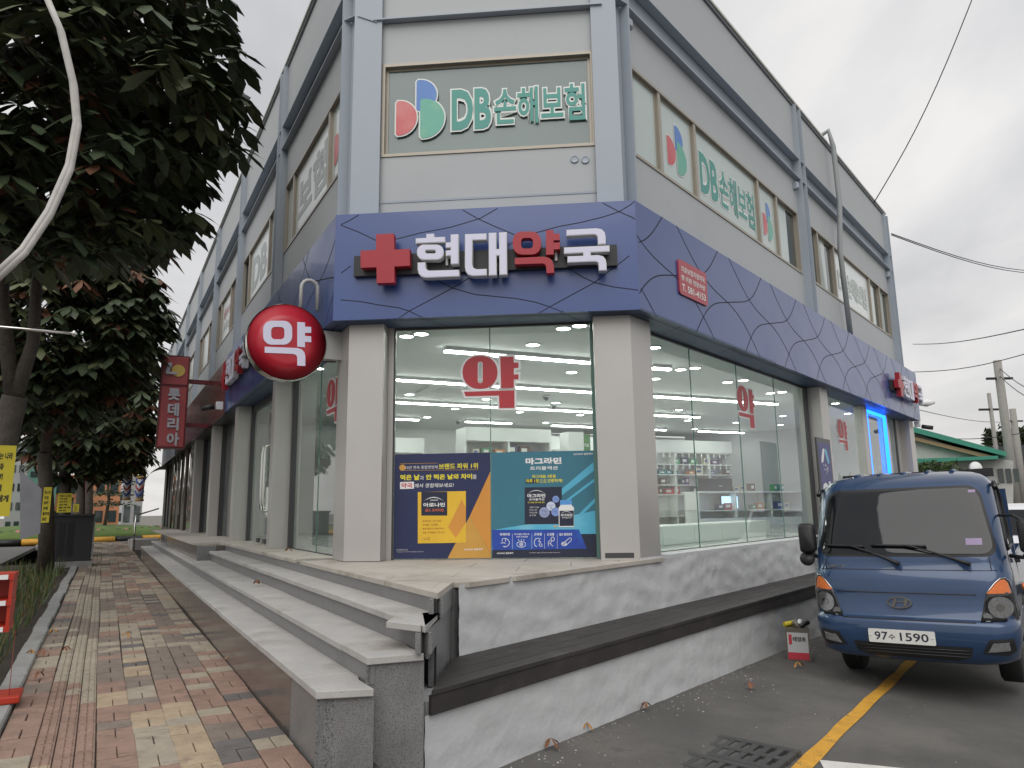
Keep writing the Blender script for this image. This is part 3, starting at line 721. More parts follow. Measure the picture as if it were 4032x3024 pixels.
for k in range(-2, 7):
    wave(FL, FNL, uL0, UL1, uL0 - .3 + 1.5 * k, uL0 + 1.9 + 1.5 * k, 'down'); wave(FL, FNL, uL0, UL1, uL0 - .6 + 1.5 * k, uL0 + 1.5 + 1.5 * k, 'up')
CW = [[(1344 + x * .6076, y * .6076) for x, y in p] for p in (
    [(0, 1460), (115, 1505), (225, 1558)], [(0, 1455), (60, 1425), (110, 1395)], [(788, 1362), (885, 1418), (990, 1465), (1120, 1520)], [(1265, 1508), (1400, 1470), (1560, 1440), (1700, 1405), (1800, 1372), (1905, 1308)],
    [(1695, 1316), (1800, 1372), (1912, 1420)], [(1050, 1610), (1120, 1565), (1265, 1508)], [(355, 1550), (520, 1508), (700, 1475), (820, 1440), (900, 1415), (1010, 1352)])] + [
    [(1344 + x * .6076, 1008 + y * .6076) for x, y in p] for p in (
    [(0, 285), (120, 295), (250, 318), (370, 335), (440, 357), (525, 400)], [(375, 403), (440, 357), (720, 208), (835, 138)], [(605, 150), (720, 208), (870, 250), (1130, 275), (1260, 300), (1350, 330), (1440, 366)],
    [(1280, 372), (1350, 330), (1640, 172), (1865, 0)], [(1450, 65), (1560, 135), (1640, 172), (1760, 200), (1928, 222)], [(0, 110), (60, 65)])]
for p in CW:
    q = [FC.uv(x, y, FNC) for x, y in p]; d = []
    for a_, b_ in zip(q[:-1], q[1:]): d += [(a_[0] + (b_[0] - a_[0]) * t / 4, a_[1] + (b_[1] - a_[1]) * t / 4) for t in range(4)]
    groove(FC, FNC, [(min(UCR - .01, max(UCL + .01, u)), min(FZ1 - .005, max(FZ0 + .005, z))) for u, z in d + [q[-1]]], .0048)
for fr, n, u0, u1 in ((FR, FNR, uR0 + .1, UR1), (FC, FNC, UCL + .1, UCR - .1), (FL, FNL, uL0 + .1, UL1)):
    gr.add([fr.P(u0, n - .085, FZ0 - .001), fr.P(u1, n - .085, FZ0 - .001), fr.P(u1, n - .095, FZ0 - .001), fr.P(u0, n - .095, FZ0 - .001)], [(0, 1, 2, 3)])
    k = u0 + .8
    while k < u1 - .3:
        gr.add([fr.P(k, n, FZ0 - .001), fr.P(k + .012, n, FZ0 - .001), fr.P(k + .25, n - .4, FZ0 - .001), fr.P(k + .238, n - .4, FZ0 - .001)], [(0, 1, 2, 3)]); k += 1.45
gr.build('groove', BLK, bld, kind='stuff', recalc=False)
# pillars clad in brushed metal
def pillar(pts, z0=1.05, z1=FZ0):
    m = MB(); m.poly([Vector((p.x, p.y, z0)) for p in pts], (0, 0, z1 - z0)); return m.build('pillar', PIL, bld, bevel=.004)
pc0 = FC.P(-2.335, -7.22, 0); pc1 = FC.P(-1.96, -7.22, 0); pc2 = FC.P(.238, -7.22, 0); pc3 = FC.P(.618, -7.22, 0)
pillar([pc0, pc1, FC.P(-1.96, -7.52, 0), FL.P(7.72, -2.45, 0), FL.P(7.72, -2.15, 0)])
pillar([pc2, pc3, FR.P(6.69, -3.641, 0), FR.P(6.69, -3.93, 0), FC.P(.238, -7.52, 0)], 1.04)
u, z = FC.uv(2440, 2195, -7.22)
m = MB(); m.box(FC, u - .14, u + .14, -7.24, -7.2185, 1.062, 1.112); m.build('vent_slot', FRD, bld)
for u0, u1 in ((10.50, 10.72), (13.92, 14.20), (17.35, 17.63), (20.85, 21.15)):
    m = MB(); m.box(FL, u0, u1, -2.42, -2.035, 1.045, FZ0); m.build('pillar', PIL, bld, bevel=.004)
for u0, u1 in ((12.39, 12.81), (19.1, 19.58)):
    m = MB(); m.box(FR, u0, u1, -4.0, -3.641, 1.06, FZ0); m.build('pillar', PIL, bld, bevel=.004)
# glazing: separate sheets with a hairline between them
GNR, GNC, GNL = -3.86, -7.45, -2.33
def sheet(fr, n, u0, u1, z0, z1, nm='glass_pane', mt=GLS):
    m = MB(); m.quad(fr.P(u0, n, z0), fr.P(u1, n, z0), fr.P(u1, n, z1), fr.P(u0, n, z1)); return m.build(nm, mt, bld)
def edge(fr, n, u, z0, z1, w=.004, mt=None):
    m = MB(); m.box(fr, u - w, u + w, n - .006, n + .006, z0, z1); return m.build('glass_joint', mt or GEDGE, bld)
GEDGE = mat('glass_edge', (0.10, 0.20, 0.17), .25)
js = [6.71, 8.036, 9.453, 10.866, 12.27]
for a_, b_ in zip(js[:-1], js[1:]): sheet(FR, GNR, a_ + .005, b_ - .005, 1.068, FZ0)
for u in js[1:-1]: edge(FR, GNR, u, 1.068, FZ0)
m = MB(); m.box(FR, 6.7, 12.3, GNR - .012, GNR + .012, 1.063, 1.075); m.build('glass_channel', FRD, bld)
m = MB(); m.box(FR, 12.255, 12.385, GNR - .02, GNR + .02, 1.066, FZ0); m.build('glass_channel', FRD, bld)
m = MB(); m.box(FR, 6.7, 12.3, GNR - .015, GNR + .012, FZ0 - .03, FZ0); m.build('glass_channel', FRD, bld)
jc = [-1.94, -.868, .236]
um, _ = FC.uv(1344 + 963 * .6076, 1400, GNC); jc[1] = um
for a_, b_ in zip(jc[:-1], jc[1:]): sheet(FC, GNC, a_ + .004, b_ - .004, 1.05, FZ0)
edge(FC, GNC, um, 1.05, FZ0, .005)
m = MB(); m.box(FC, -1.958, -1.90, GNC - .04, GNC + .035, 1.046, FZ0); m.build('glass_channel', PIL, bld)
m = MB(); m.box(FC, -1.90, -1.885, GNC - .03, GNC + .02, 1.046, FZ0); m.build('glass_channel', FRD, bld)
m = MB(); m.box(FC, .205, .237, GNC - .03, GNC + .02, 1.046, FZ0); m.build('glass_channel', GEDGE, bld)
m = MB(); m.box(FC, -1.885, .205, GNC - .02, GNC + .012, FZ0 - .025, FZ0); m.build('glass_channel', FRD, bld)
# left side: fixed pane, double glass door, further shop fronts
sheet(FL, GNL, 7.74, 9.1, 1.05, FZ0); sheet(FL, GNL, 9.11, 10.46, 1.05, FZ0); edge(FL, GNL, 9.105, 1.05, FZ0)
m = MB(); m.box(FL, 10.44, 10.50, GNL - .02, GNL + .05, 1.046, FZ0); m.build('glass_channel', FRD, bld)
m = MB(); m.box(FL, 7.72, 10.5, GNL - .012, GNL + .012, 1.046, 1.058); m.build('glass_channel', FRD, bld)
m = MB(); m.box(FL, 10.7, 13.92, GNL - .03, GNL + .03, 3.38, FZ0); m.build('glass_channel', FRD, bld)
sheet(FL, GNL, 10.73, 11.7, 1.05, 3.38); sheet(FL, GNL, 13.0, 13.86, 1.05, 3.38)
m = MB(); m.box(FL, 13.86, 13.92, GNL - .02, GNL + .05, 1.046, FZ0); m.build('glass_channel', FRD, bld)
CHR = mat('chrome', (0.62, 0.61, 0.58), .12, metal=1.0)
for u0, u1, hs in ((11.715, 12.34, 12.24), (12.355, 12.985, 12.46)):
    m = MB(); m.quad(FL.P(u0, GNL + .01, 1.06), FL.P(u1, GNL + .01, 1.06), FL.P(u1, GNL + .01, 3.37), FL.P(u0, GNL + .01, 3.37)); dr = m.build('door', GLS, bld)
    m = MB(); m.tube([FL.P(hs, GNL + .02, 1.55), FL.P(hs, GNL + .075, 1.58), FL.P(hs, GNL + .085, 1.7), FL.P(hs, GNL + .085, 2.5), FL.P(hs, GNL + .075, 2.62), FL.P(hs, GNL + .02, 2.65)], .018, 10); m.build('handle', CHR, dr)
    m = MB(); m.box(FL, u0, u0 + .12, GNL - .02, GNL + .035, 1.055, 1.12); m.box(FL, u1 - .12, u1, GNL - .02, GNL + .035, 1.055, 1.12); m.build('hinge', FRD, dr)
# neighbouring fronts down the street: dark timber, grey metal
DTB = mat('dark_timber_front', (0.05, 0.038, 0.032), .35, var=.35, vs=4)
GRM = mat('grey_metal_front', (0.30, 0.32, 0.34), .4, var=.06)
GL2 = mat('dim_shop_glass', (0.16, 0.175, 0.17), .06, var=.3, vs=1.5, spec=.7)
sheet(FL, GNL, 14.2, 17.35, 1.05, FZ0, mt=GL2); sheet(FL, GNL, 17.63, 20.85, 1.05, FZ0, mt=GL2)
for u in (17.3, 20.8):
    m = MB(); m.box(FL, u, u + .05, GNL - .02, GNL + .1, 1.046, FZ0); m.build('glass_channel', FRD, bld)
u = 21.2; k = 0
while u < 33:
    w = rnd(.5, 1.1); m = MB(); m.bbox(FL, u, u + w - .03, -2.3, -2.16 + (k % 2) * .07, 1.045, FZ0, b=.01); m.build('shopfront_panel', [DTB, GL2, DTB][k % 3] if u < 29.5 else [GRM, FRD][k % 2], bld); u += w; k += 1
for i in range(5):
    m = MB(); m.tube([FL.P(22 + 1.3 * i, -2.02, 1.5), FL.P(22 + 1.3 * i, -2.02, 3.2)], .02, 6); m.build('pull_bar', CHR, bld)
RFS = mat('maroon_fascia', (0.11, 0.026, 0.026), .22, var=.12, vs=2, spec=.7)
m = MB(); m.box(FL, UL1 + .004, 26.5, FNL - .05, FNL - .005, FZ0, 4.62); m.build('neighbour_fascia', RFS, bld)
m = MB(); m.box(FL, 26.51, LF, FNL - .25, FNL - .2, FZ0, 4.4); m.build('neighbour_fascia', GRM, bld)
m = MB(); m.box(FL, UL1, LF, -2.6, FNL - .06, FZ0 + .0, FZ0 + .02); m.build('neighbour_soffit', FRD, bld)
m = MB(); m.box(FL, 21.0, LF, -2.7, -2.31, .2, FZ0); m.build('backing_wall', FRD, bld)

# right end: narrow window, lit automatic door, side light
sheet(FR, GNR, 12.82, 15.55, 1.068, FZ0)
m = MB(); m.box(FR, 15.55, 15.9, -3.95, -3.78, 1.066, FZ0 - .001); m.build('door_surround', PIL, bld)
m = MB(); m.box(FR, 17.5, 17.62, -3.95, -3.78, 1.066, FZ0 - .001); m.build('door_surround', PIL, bld)
LED = emat('blue_led', (0.01, 0.12, 1.0), 5.0)
m = MB(); m.box(FR, 15.9, 15.96, -3.84, -3.779, 1.066, 3.42); m.box(FR, 17.44, 17.5, -3.84, -3.779, 1.066, 3.42); m.box(FR, 15.9, 17.5, -3.84, -3.779, 3.42, 3.47); m.build('door_light', LED, bld)
sheet(FR, GNR, 15.96, 17.44, 1.068, 3.42); sheet(FR, GNR, 17.62, 18.62, 1.068, FZ0)
m = MB(); m.box(FR, 18.6, 18.68, GNR - .02, GNR + .02, 1.066, FZ0); m.build('glass_channel', FRD, bld)
sheet(FR, GNR, 18.68, 19.1, 1.068, FZ0, mt=PIL)
# ------------------------------------------------------------------ inside the pharmacy
IW = mat('shop_white', (0.78, 0.80, 0.79), .5, var=.02)
IFL = mat('shop_floor', (0.50, 0.50, 0.48), .25, var=.05)
IC = mat('shop_ceiling', (0.66, 0.69, 0.68), .7)
SHW = mat('shelf_white', (0.80, 0.82, 0.80), .4)
de = dv(rad(65.3)); dw = Vector((-de.y, de.x, 0))            # shelving runs along de; dw points deeper into the shop
FI = Fr(de, -dw, de * 6.7)                                              # u along the shelves, n towards the viewer
room = thing('pharmacy_interior', 'bright white pharmacy room seen through the shop windows', 'room', (1, 11, 1.06))
out = [FC.P(-2.0, -7.47, 0), FC.P(.3, -7.47, 0), FR.P(6.7, -3.88, 0), FR.P(19.2, -3.88, 0), FR.P(19.2, -9.3, 0), FL.P(17.06, -2.36, 0), FL.P(7.75, -2.36, 0)]
m = MB(); m.poly([Vector((p.x, p.y, 1.0)) for p in out], (0, 0, .055)); m.build('shop_floor', IFL, room)
m = MB(); m.poly([Vector((p.x, p.y, 3.523)) for p in out], (0, 0, .06)); m.build('shop_ceiling', IC, room)
m = MB(); m.box(FI, -5.7, 9, -17.1, -17.05, 1.05, 3.53); m.build('back_wall', IW, room)
# ceiling box around the front corner and a cassette air conditioner
LITE = emat('lamp_white', (1.0, 0.99, 0.95), 20.0)
LITD = emat('downlight_white', (1.0, 0.98, 0.93), 26.0)
METL = mat('lamp_housing', (0.5, 0.51, 0.51), .4, metal=.4)
def strip(p, q, lab):
    p, q = Vector((p[0], p[1], 0)), Vector((q[0], q[1], 0)); d = (q - p).normalized(); s = Vector((-d.y, d.x, 0))
    t = thing('strip_light', lab, 'ceiling light', ((p + q) / 2) + Vector((0, 0, 3.5)), 'linear lamps on the pharmacy ceiling')
    m = MB(); m.poly([Vector((x.x, x.y, 3.475)) for x in (p + s * .05, q + s * .05, q - s * .05, p - s * .05)], (0, 0, .047)); m.build('housing', METL, t)
    m = MB(); m.poly([Vector((x.x, x.y, 3.455)) for x in (p + s * .035, q + s * .035, q - s * .035, p - s * .035)], (0, 0, .02)); m.build('diffuser', LITE, t)
strip((-.82, 8.59), (1.12, 9.48), 'nearest linear ceiling lamp behind the corner window')
strip((1.97, 9.88), (2.25, 10.0), 'short linear lamp end beside the right corner pillar inside')
strip((-1.85, 10.47), (5.12, 13.73), 'long linear ceiling lamp second from the corner window')
strip((-2.3, 12.69), (4.1, 15.64), 'long linear ceiling lamp third from the corner window')
strip((-2.9, 15.0), (-2.03, 15.4), 'short linear lamp at the left back of the pharmacy ceiling')
strip((-1.04, 15.82), (-.03, 16.29), 'short linear lamp above the middle shelf header')
strip((.93, 16.8), (3.9, 18.2), 'linear lamp at the right back above the shelves')
strip((4.85, 18.6), (6.2, 19.2), 'farthest linear lamp behind the right window')
dl = [(-1.2, 7.99), (-1.02, 7.89), (.58, 7.73), (.75, 7.62), (.26, 8.52), (.88, 10.35), (-1.09, 11.0), (.21, 11.59), (-1.77, 12.19), (-.47, 12.83), (.83, 13.44), (-1.13, 14.05), (.15, 14.68), (1.45, 15.29), (-1.83, 15.29), (.77, 16.57),
      (1.79, 8.77), (2.46, 10.26), (2.64, 10.15), (3.48, 11.4), (3.69, 11.25), (4.6, 12.61), (4.77, 12.5), (2.23, 10.99), (2.82, 12.85), (3.44, 14.68), (4.07, 16.54), (5.37, 17.15), (4.7, 18.44), (6.05, 15.93), (6.68, 17.78), (6.2, 14.2), (6.4, 14.05), (7.4, 15.7), (8.1, 16.6), (7.3, 17.2), (-2.9, 9.9), (-2.7, 9.8), (-3.4, 11.2)]
proto = None
for i, (x, y) in enumerate(dl):
    if proto is None:
        t = thing('downlight', 'round lit downlight in the pharmacy ceiling', 'ceiling light', (x, y, 3.52), 'round downlights in the pharmacy ceiling')
        m = MB(); m.lathe((0, 0, 0), [(.095, .003), (.098, -.008), (.08, -.014), (.078, -.004)], 20, cap=False); m.build('trim_ring', IW, t, local=True)
        m = MB(); m.lathe((0, 0, 0), [(.078, -.006), (.0, -.007)], 20); m.build('lens', LITD, t, local=True); proto = t
    else:
        t = copy_tree(proto); t.location = (x, y, 3.52)
for x, y in ((2150, 1565), (2180, 1601), (1803, 1660)):
    p = at_z(x, y, 3.49); t = thing('dome_camera', 'small dark dome camera under the pharmacy ceiling', 'camera', (p.x, p.y, 3.52), 'dome cameras on the pharmacy ceiling')
    m = MB(); m.lathe(Vector((p.x, p.y, 3.522)), [(.07, 0), (.07, -.03), (.05, -.035)], 16); m.build('base', METL, t)
    m = MB(); m.lathe(Vector((p.x, p.y, 3.487)), [(.05, 0), (.045, -.03), (.025, -.05), (0, -.055)], 16); m.build('dome', DKG, t)
p = at_z(1790, 1535, 3.5); t = thing('ceiling_air_conditioner', 'square white cassette air conditioner in the pharmacy ceiling', 'air conditioner', (p.x, p.y, 3.52))
m = MB(); q = Vector((p.x, p.y, 3.49)); m.poly([q + de * a + dw * b for a, b in ((-.5, -.5), (.5, -.5), (.5, .5), (-.5, .5))], (0, 0, .03)); m.build('panel', IC, t)
m = MB(); q = Vector((p.x, p.y, 3.486)); m.poly([q + de * a + dw * b for a, b in ((-.3, -.3), (.3, -.3), (.3, .3), (-.3, .3))], (0, 0, .004)); m.build('grille', METL, t)
# shelving along the back
zs = [1.30, 1.87, 2.12, 2.39, 2.66, 2.97]
def shelving(u0, u1, n, w, zl, top, lab, dep=.38, header=.33):
    s = thing('wall_shelving', lab, 'shelves', FI.P((u0 + u1) / 2, n, 1.06), 'white shelving units in the pharmacy')
    m = MB(); m.box(FI, u0, u1, n - dep, n - dep + .02, 1.055, top); m.build('back_panel', SHW, s)
    m = MB(); m.box(FI, u0, u1, n - dep + .021, n + .03, top - header, top); m.build('header', SHW, s)
    k = u0
    while k <= u1 + .01:
        m = MB(); m.box(FI, k - .02, k + .02, n - dep + .021, n, 1.055, top - header - .001); m.build('upright', SHW, s); k += w
    for z in zl:
        k = u0
        while k < u1 - .01:
            m = MB(); m.box(FI, k + .021, k + w - .021, n - dep + .021, n - .005, z - .025, z); m.build('shelf', SHW, s); k += w
    return s
NB = -15.6
shelving(4.09, 7.52, NB, 1.14, zs, 3.3, 'tall white shelving along the back wall of the pharmacy')
shelving(-3.6, -1.75, NB, .92, [1.9, 2.25, 2.62], 3.15, 'white shelving at the left of the pharmacy behind the corner window')
shelving(-2.0, -.24, NB + 3.3, .88, [2.55], 3.05, 'white gondola with a deep header behind the corner window', dep=.5, header=.25)
# counter in front of the right window
s = thing('counter', 'white counter with open compartments behind the right shop window', 'counter', FI.P(6, -14, 1.06))
m = MB(); m.box(FI, 4.6, 11.5, -14.6, -13.95, 1.86, 1.90); m.build('counter_top', SHW, s)
m = MB(); m.box(FI, 4.6, 11.5, -14.5, -14.47, 1.055, 1.86); m.build('back_panel', SHW, s)
k = 4.62
while k < 11.6: 
    m = MB(); m.box(FI, k - .02, k + .02, -14.46, -13.98, 1.055, 1.858); m.build('upright', SHW, s); k += 1.15
m = MB(); m.box(FI, 4.6, 11.5, -14.46, -13.99, 1.42, 1.45); m.build('shelf', SHW, s)
m = MB(); m.box(FI, 4.6, 11.5, -14.1, -13.985, 1.055, 1.25); m.build('kick_panel', SHW, s)
# white window counter low behind the glass
s = thing('window_counter', 'low white display counter along the right shop window', 'counter', FR.P(9, -4.6, 1.06))
m = MB(); m.box(FR, 7.4, 12.0, -5.0, -4.5, 1.055, 1.30); m.build('body', SHW, s)
for k in range(5):
    m = MB(); m.box(FR, 7.42 + .9 * k, 8.28 + .9 * k, -4.499, -4.485, 1.07, 1.28); m.build('door', SHW, s)
# goods on the shelves
BC = {'blue': (0.03, 0.10, 0.36), 'navy': (0.02, 0.03, 0.09), 'white': (0.72, 0.72, 0.70), 'red': (0.42, 0.03, 0.03), 'orange': (0.60, 0.22, 0.03), 'green': (0.05, 0.28, 0.13), 'brown': (0.10, 0.045, 0.03), 'teal': (0.03, 0.26, 0.30), 'purple': (0.14, 0.04, 0.2), 'cream': (0.6, 0.55, 0.42)}
BM = {k: mat('carton_' + k, v, .4) for k, v in BC.items()}
LBL = mat('carton_label', (0.75, 0.74, 0.70), .45)
ORD = ['lowest', 'second', 'third', 'fourth', 'fifth', 'topmost']
def goods(u0, u1, n, zl, dens, where, hmax=.22):
    for zi, z in enumerate(zl):
        u = u0 + rnd(.03, .15)
        while u < u1 - .2:
            if random.random() < dens:
                c = random.choice(list(BC)); w, h = rnd(.09, .26), rnd(.09, hmax)
                t = thing('medicine_box', '%s medicine carton on the %s shelf %s' % (c, ORD[min(zi, 5)], where), 'medicine box', FI.P(u + w / 2, n - .14, z), 'medicine cartons %s' % where)
                m = MB(); m.box(FI, u, u + w, n - .22, n - .07, z + .001, z + h); m.build('carton', BM[c], t)
                m = MB(); m.box(FI, u + w * .12, u + w * .7, n - .07, n - .068, z + h * .35, z + h * .75); m.build('label', LBL if c not in ('white', 'cream') else BM['blue'], t)
                u += w + rnd(.01, .1)
            else: u += rnd(.12, .4)
goods(4.15, 7.4, NB, zs[1:], .62, 'behind the right window')
goods(5.0, 11.2, -14.05, [1.45, 1.9], .3, 'at the right counter', .2)
goods(-3.5, -1.9, NB, [1.9, 2.25, 2.62], .5, 'at the left back')
goods(-1.95, -.3, NB + 3.3, [2.55], .75, 'on the gondola')
shelving(.6, 3.9, NB, 1.1, zs[2:], 3.3, 'white shelving behind the green display card'); goods(.7, 3.8, NB, zs[2:], .5, 'behind the corner window')
# white shelf talkers hanging from the shelf edges
m = MB()
for z in (2.66, 2.97):
    for k in range(16): m.box(FI, 4.2 + .21 * k, 4.24 + .21 * k, NB + .0, NB + .004, z - .13, z + .02)
m.build('shelf_markers', SHW, room, kind='stuff')
p = FI.P(4.6, -13.9, 0)
t = thing('label_printer', 'black printer on the white counter behind the right window', 'printer', FI.P(5.3, -14.2, 1.9))
m = MB(); m.box(FI, 5.0, 5.75, -14.45, -14.05, 1.901, 2.22); m.build('body', mat('printer_black', (0.02, 0.02, 0.022), .35), t, bevel=.01)
m = MB(); m.box(FI, 5.33, 5.42, -14.05, -14.047, 2.02, 2.04); m.build('badge', METL, t)
t = thing('computer_screen', 'bright blue lit screen under the counter behind the right window', 'screen', FI.P(5.6, -14, 1.45))
m = MB(); m.box(FI, 5.45, 6.0, -14.2, -14.16, 1.46, 1.80); m.build('case', mat('printer_black', (0.02, 0.02, 0.022)), t)
m = MB(); m.box(FI, 5.47, 5.98, -14.16, -14.157, 1.48, 1.78); m.build('display', emat('screen_blue', (.45, .7, 1.0), 1.6), t)
t = thing('wall_cabinet', 'grey brown cabinet with white handles at the right of the pharmacy', 'cabinet', FI.P(10, -16, 1.06))
m = MB(); m.box(FI, 7.7, 8.6, -15.9, -15.4, 1.055, 2.6); m.build('body', mat('taupe_panel', (0.12, 0.12, 0.105), .5), t)
for k in range(3):
    m = MB(); m.box(FI, 7.85 + .26 * k, 7.89 + .26 * k, -15.4, -15.38, 2.1, 2.45); m.build('handle', SHW, t)
t = thing('hanging_card_rack', 'green plaster display card at the right end of the gondola', 'display', FI.P(2.6, -13.5, 2.4))
m = MB(); m.box(FI, .3, .58, NB + 3.4, NB + 3.42, 1.055, 2.98); m.build('card', mat('display_green', (0.06, 0.22, 0.05), .5), t)
m = MB(); text(m, '케어리브', FI, .33, .55, 2.72, 2.80, NB + 3.423, .02); m.build('lettering', SHW, t)
t = thing('white_pillar', 'white square pillar beside the green display card inside', 'pillar', FI.P(2.1, -13, 1.06))
m = MB(); m.box(FI, -.06, .27, NB + 3.35, NB + 3.7, 1.055, 2.98); m.build('shaft', IW, t)
# pot plant by the automatic door
LEAFI = mat('house_plant_leaf', (0.03, 0.09, 0.03), .4)
t = thing('pot_plant', 'leafy green pot plant inside the blue lit door', 'plant', FR.P(16.3, -4.5, 1.06))
m = MB(); m.lathe(FR.P(16.3, -4.5, 1.06), [(.13, 0), (.18, .35), (.17, .35), (.16, .33), (0, .33)], 14); m.build('pot', IW, t)
m = MB()
for k in range(16):
    a = k * 2.4; b = FR.P(16.3, -4.5, 1.4); h = rnd(.4, .95); d = Vector((math.cos(a), math.sin(a), 0)); tip = b + d * rnd(.2, .45) + Vector((0, 0, h)); s = Vector((-d.y, d.x, 0)) * .07; mid = (b + tip) / 2 + Vector((0, 0, .18))
    m.add([b, mid + s, tip, mid - s], [(0, 1, 2, 3)])
m.build('leaves', LEAFI, t, recalc=False)
# reflections partner: the dim left room of the neighbouring shop stays dark
# ------------------------------------------------------------------ signs, lettering, posters
RED = mat('sign_red', (0.36, 0.018, 0.030), .38, var=.03)
LILAC = mat('sign_white_face', (0.66, 0.65, 0.80), .4)
LEDGE = mat('sign_rim', (0.60, 0.61, 0.62), .35)
BACK = mat('sign_rail', (0.02, 0.02, 0.022), .5)
def Zs(x, y): return (1300 + x * .5425, 850 + y * .5425)
PN = -6.86                       # front of the letters on the chamfer
U0, ZB = FC.uv(*Zs(1120, 290), PN)
def loc_(pts): return [(lambda q: (q[0] - U0, q[1] - ZB))(FC.uv(*Zs(x, y), PN)) for x, y in pts]
def rr_(x0, x1, y0, y1, r): return rrect(x0, x1, y0, y1, r, 5)
GLY = {
 'cross': [[(332, 132), (461, 126), (463, 243), (576, 238), (578, 360), (465, 366), (466, 483), (337, 487), (335, 371), (220, 375), (219, 251), (332, 246)]],
 'hyeon': [[(620, 162), (697, 158), (697, 130), (753, 127), (754, 154), (832, 150), (834, 190), (620, 199)],
           [(838, 193), (874, 190), (874, 134), (931, 131), (931, 347), (875, 350), (874, 288), (838, 290), (838, 250), (874, 248), (874, 229), (838, 231)],
           [(634, 338), (691, 335), (692, 372), (700, 388), (718, 396), (935, 390), (937, 438), (692, 448), (662, 440), (642, 419), (634, 388)]],
 'dae': [[(978, 131), (1134, 126), (1134, 172), (1033, 176), (1030, 350), (1038, 374), (1060, 386), (1136, 383), (1136, 431), (1035, 435), (1002, 426), (983, 402), (977, 366)],
         [(1150, 122), (1206, 120), (1206, 240), (1226, 239), (1225, 119), (1281, 116), (1284, 425), (1228, 428), (1227, 287), (1207, 288), (1208, 430), (1151, 432)]],
 'yak': [[(1566, 103), (1620, 101), (1620, 128), (1665, 126), (1666, 174), (1621, 176), (1621, 193), (1667, 191), (1668, 239), (1622, 242), (1623, 278), (1567, 281)],
         [(1340, 304), (1545, 294), (1586, 302), (1612, 324), (1623, 358), (1626, 411), (1570, 414), (1568, 366), (1560, 350), (1545, 343), (1340, 350)]],
 'guk': [[(1715, 100), (1935, 88), (1970, 95), (1993, 118), (2000, 150), (2000, 203), (1944, 207), (1941, 150), (1932, 138), (1915, 133), (1715, 144)],
         [(1697, 228), (2028, 213), (2028, 258), (1892, 264), (1892, 285), (1945, 282), (1982, 292), (2000, 315), (2006, 345), (2007, 394), (1951, 397), (1947, 345), (1940, 335), (1925, 330), (1722, 338), (1722, 292), (1836, 288), (1836, 267), (1697, 274)]],
}
RNG = {'hyeon': [(rr_(629, 823, 207, 318, 50), rr_(690, 765, 247, 271, 11))], 'yak': [(rr_(1325, 1530, 112, 279, 68), rr_(1385, 1472, 158, 236, 26))]}
GLOC = {k: [loc_(p) for p in v] for k, v in GLY.items()}
RLOC = {k: [(loc_(a), loc_(b)) for a, b in v] for k, v in RNG.items()}
RAILL = loc_([(150, 270), (2085, 190), (2085, 318), (150, 395)])
def grow(pts, d):               # push an outline outwards a little
    n = len(pts); A = sum(pts[i][0] * pts[(i + 1) % n][1] - pts[(i + 1) % n][0] * pts[i][1] for i in range(n)); s = 1 if A > 0 else -1
    out = []
    for i in range(n):
        p0, p1, p2 = pts[i - 1], pts[i], pts[(i + 1) % n]
        e1 = Vector((p1[0] - p0[0], p1[1] - p0[1])); e2 = Vector((p2[0] - p1[0], p2[1] - p1[1]))
        if e1.length < 1e-9 or e2.length < 1e-9: out.append(p1); continue
        e1.normalize(); e2.normalize(); a = Vector((e1.y, -e1.x)) * s; b = Vector((e2.y, -e2.x)) * s
        v = a + b; l = max(.35, 1 + a.dot(b)); v = v * (d / l); out.append((p1[0] + v.x, p1[1] + v.y))
    return out
def pharmacy_sign(fr, u, z, nback, lab, k=1.0, flip=False):
    """channel letters on a dark rail: red cross and four syllables"""
    s = thing('pharmacy_sign', lab, 'sign', fr.P(u, nback, z), 'raised letter pharmacy signs on the blue fascia')
    sh = lambda pts: [(u + q[0] * k, z + q[1] * k) for q in pts]
    n0, n1 = nback + .075, nback + .165
    xs = [q[0] for q in RAILL]; rl = [(u + min(xs) * k, z + .10 * k), (u + max(xs) * k, z + .10 * k), (u + max(xs) * k, z - .12 * k), (u + min(xs) * k, z - .12 * k)]
    m = MB(); m.shape(fr, rl, nback + .004, nback + .06); m.build('rail', BACK, s)
    for nm in ('cross', 'hyeon', 'dae', 'yak', 'guk'):
        red = nm in ('cross', 'yak')
        m = MB(); f_ = MB()
        for p in GLOC[nm]:
            q = sh(p); m.shape(fr, q, n0, n1, 0)
            if not red: f_.shape(fr, grow(q, -.007), n1, n1 + .003)
        for a, b in RLOC.get(nm, []):
            m.ring(fr, sh(a), sh(b), n0, n1, 0)
            if not red: f_.ring(fr, grow(sh(a), -.007), grow(sh(b), .007), n1, n1 + .003)
        L_ = m.build('cross' if nm == 'cross' else 'letter', RED if red else LEDGE, s)
        if not red: f_.build('letter_face', LILAC, L_)
    m = MB()
    for q in (-.98, -.4, .2, .72): m.box(fr, u + q * k - .012, u + q * k + .012, nback + .05, n0 + .01, z - .05, z + .05)
    m.build('bracket', LEDGE, s)
pharmacy_sign(FC, U0, ZB, FNC, 'red cross and white syllable letters on the chamfered front fascia')
uR, zRs = FR.uv(3545, 1500, FNR + .16)
pharmacy_sign(FR, 17.95, 4.03, FNR, 'red cross and letter sign at the far end of the right fascia', .98)
pharmacy_sign(FL, 12.9, 4.03, FNL, 'red cross and letter sign on the left fascia behind the round sign', .98) if False else None
# the left fascia reads from the far end towards the corner
FLs = Fr(-dL, nL)
pharmacy_sign(FLs, -13.15, 4.05, FNL, 'red cross and letter sign on the left fascia behind the round sign', 1.0)

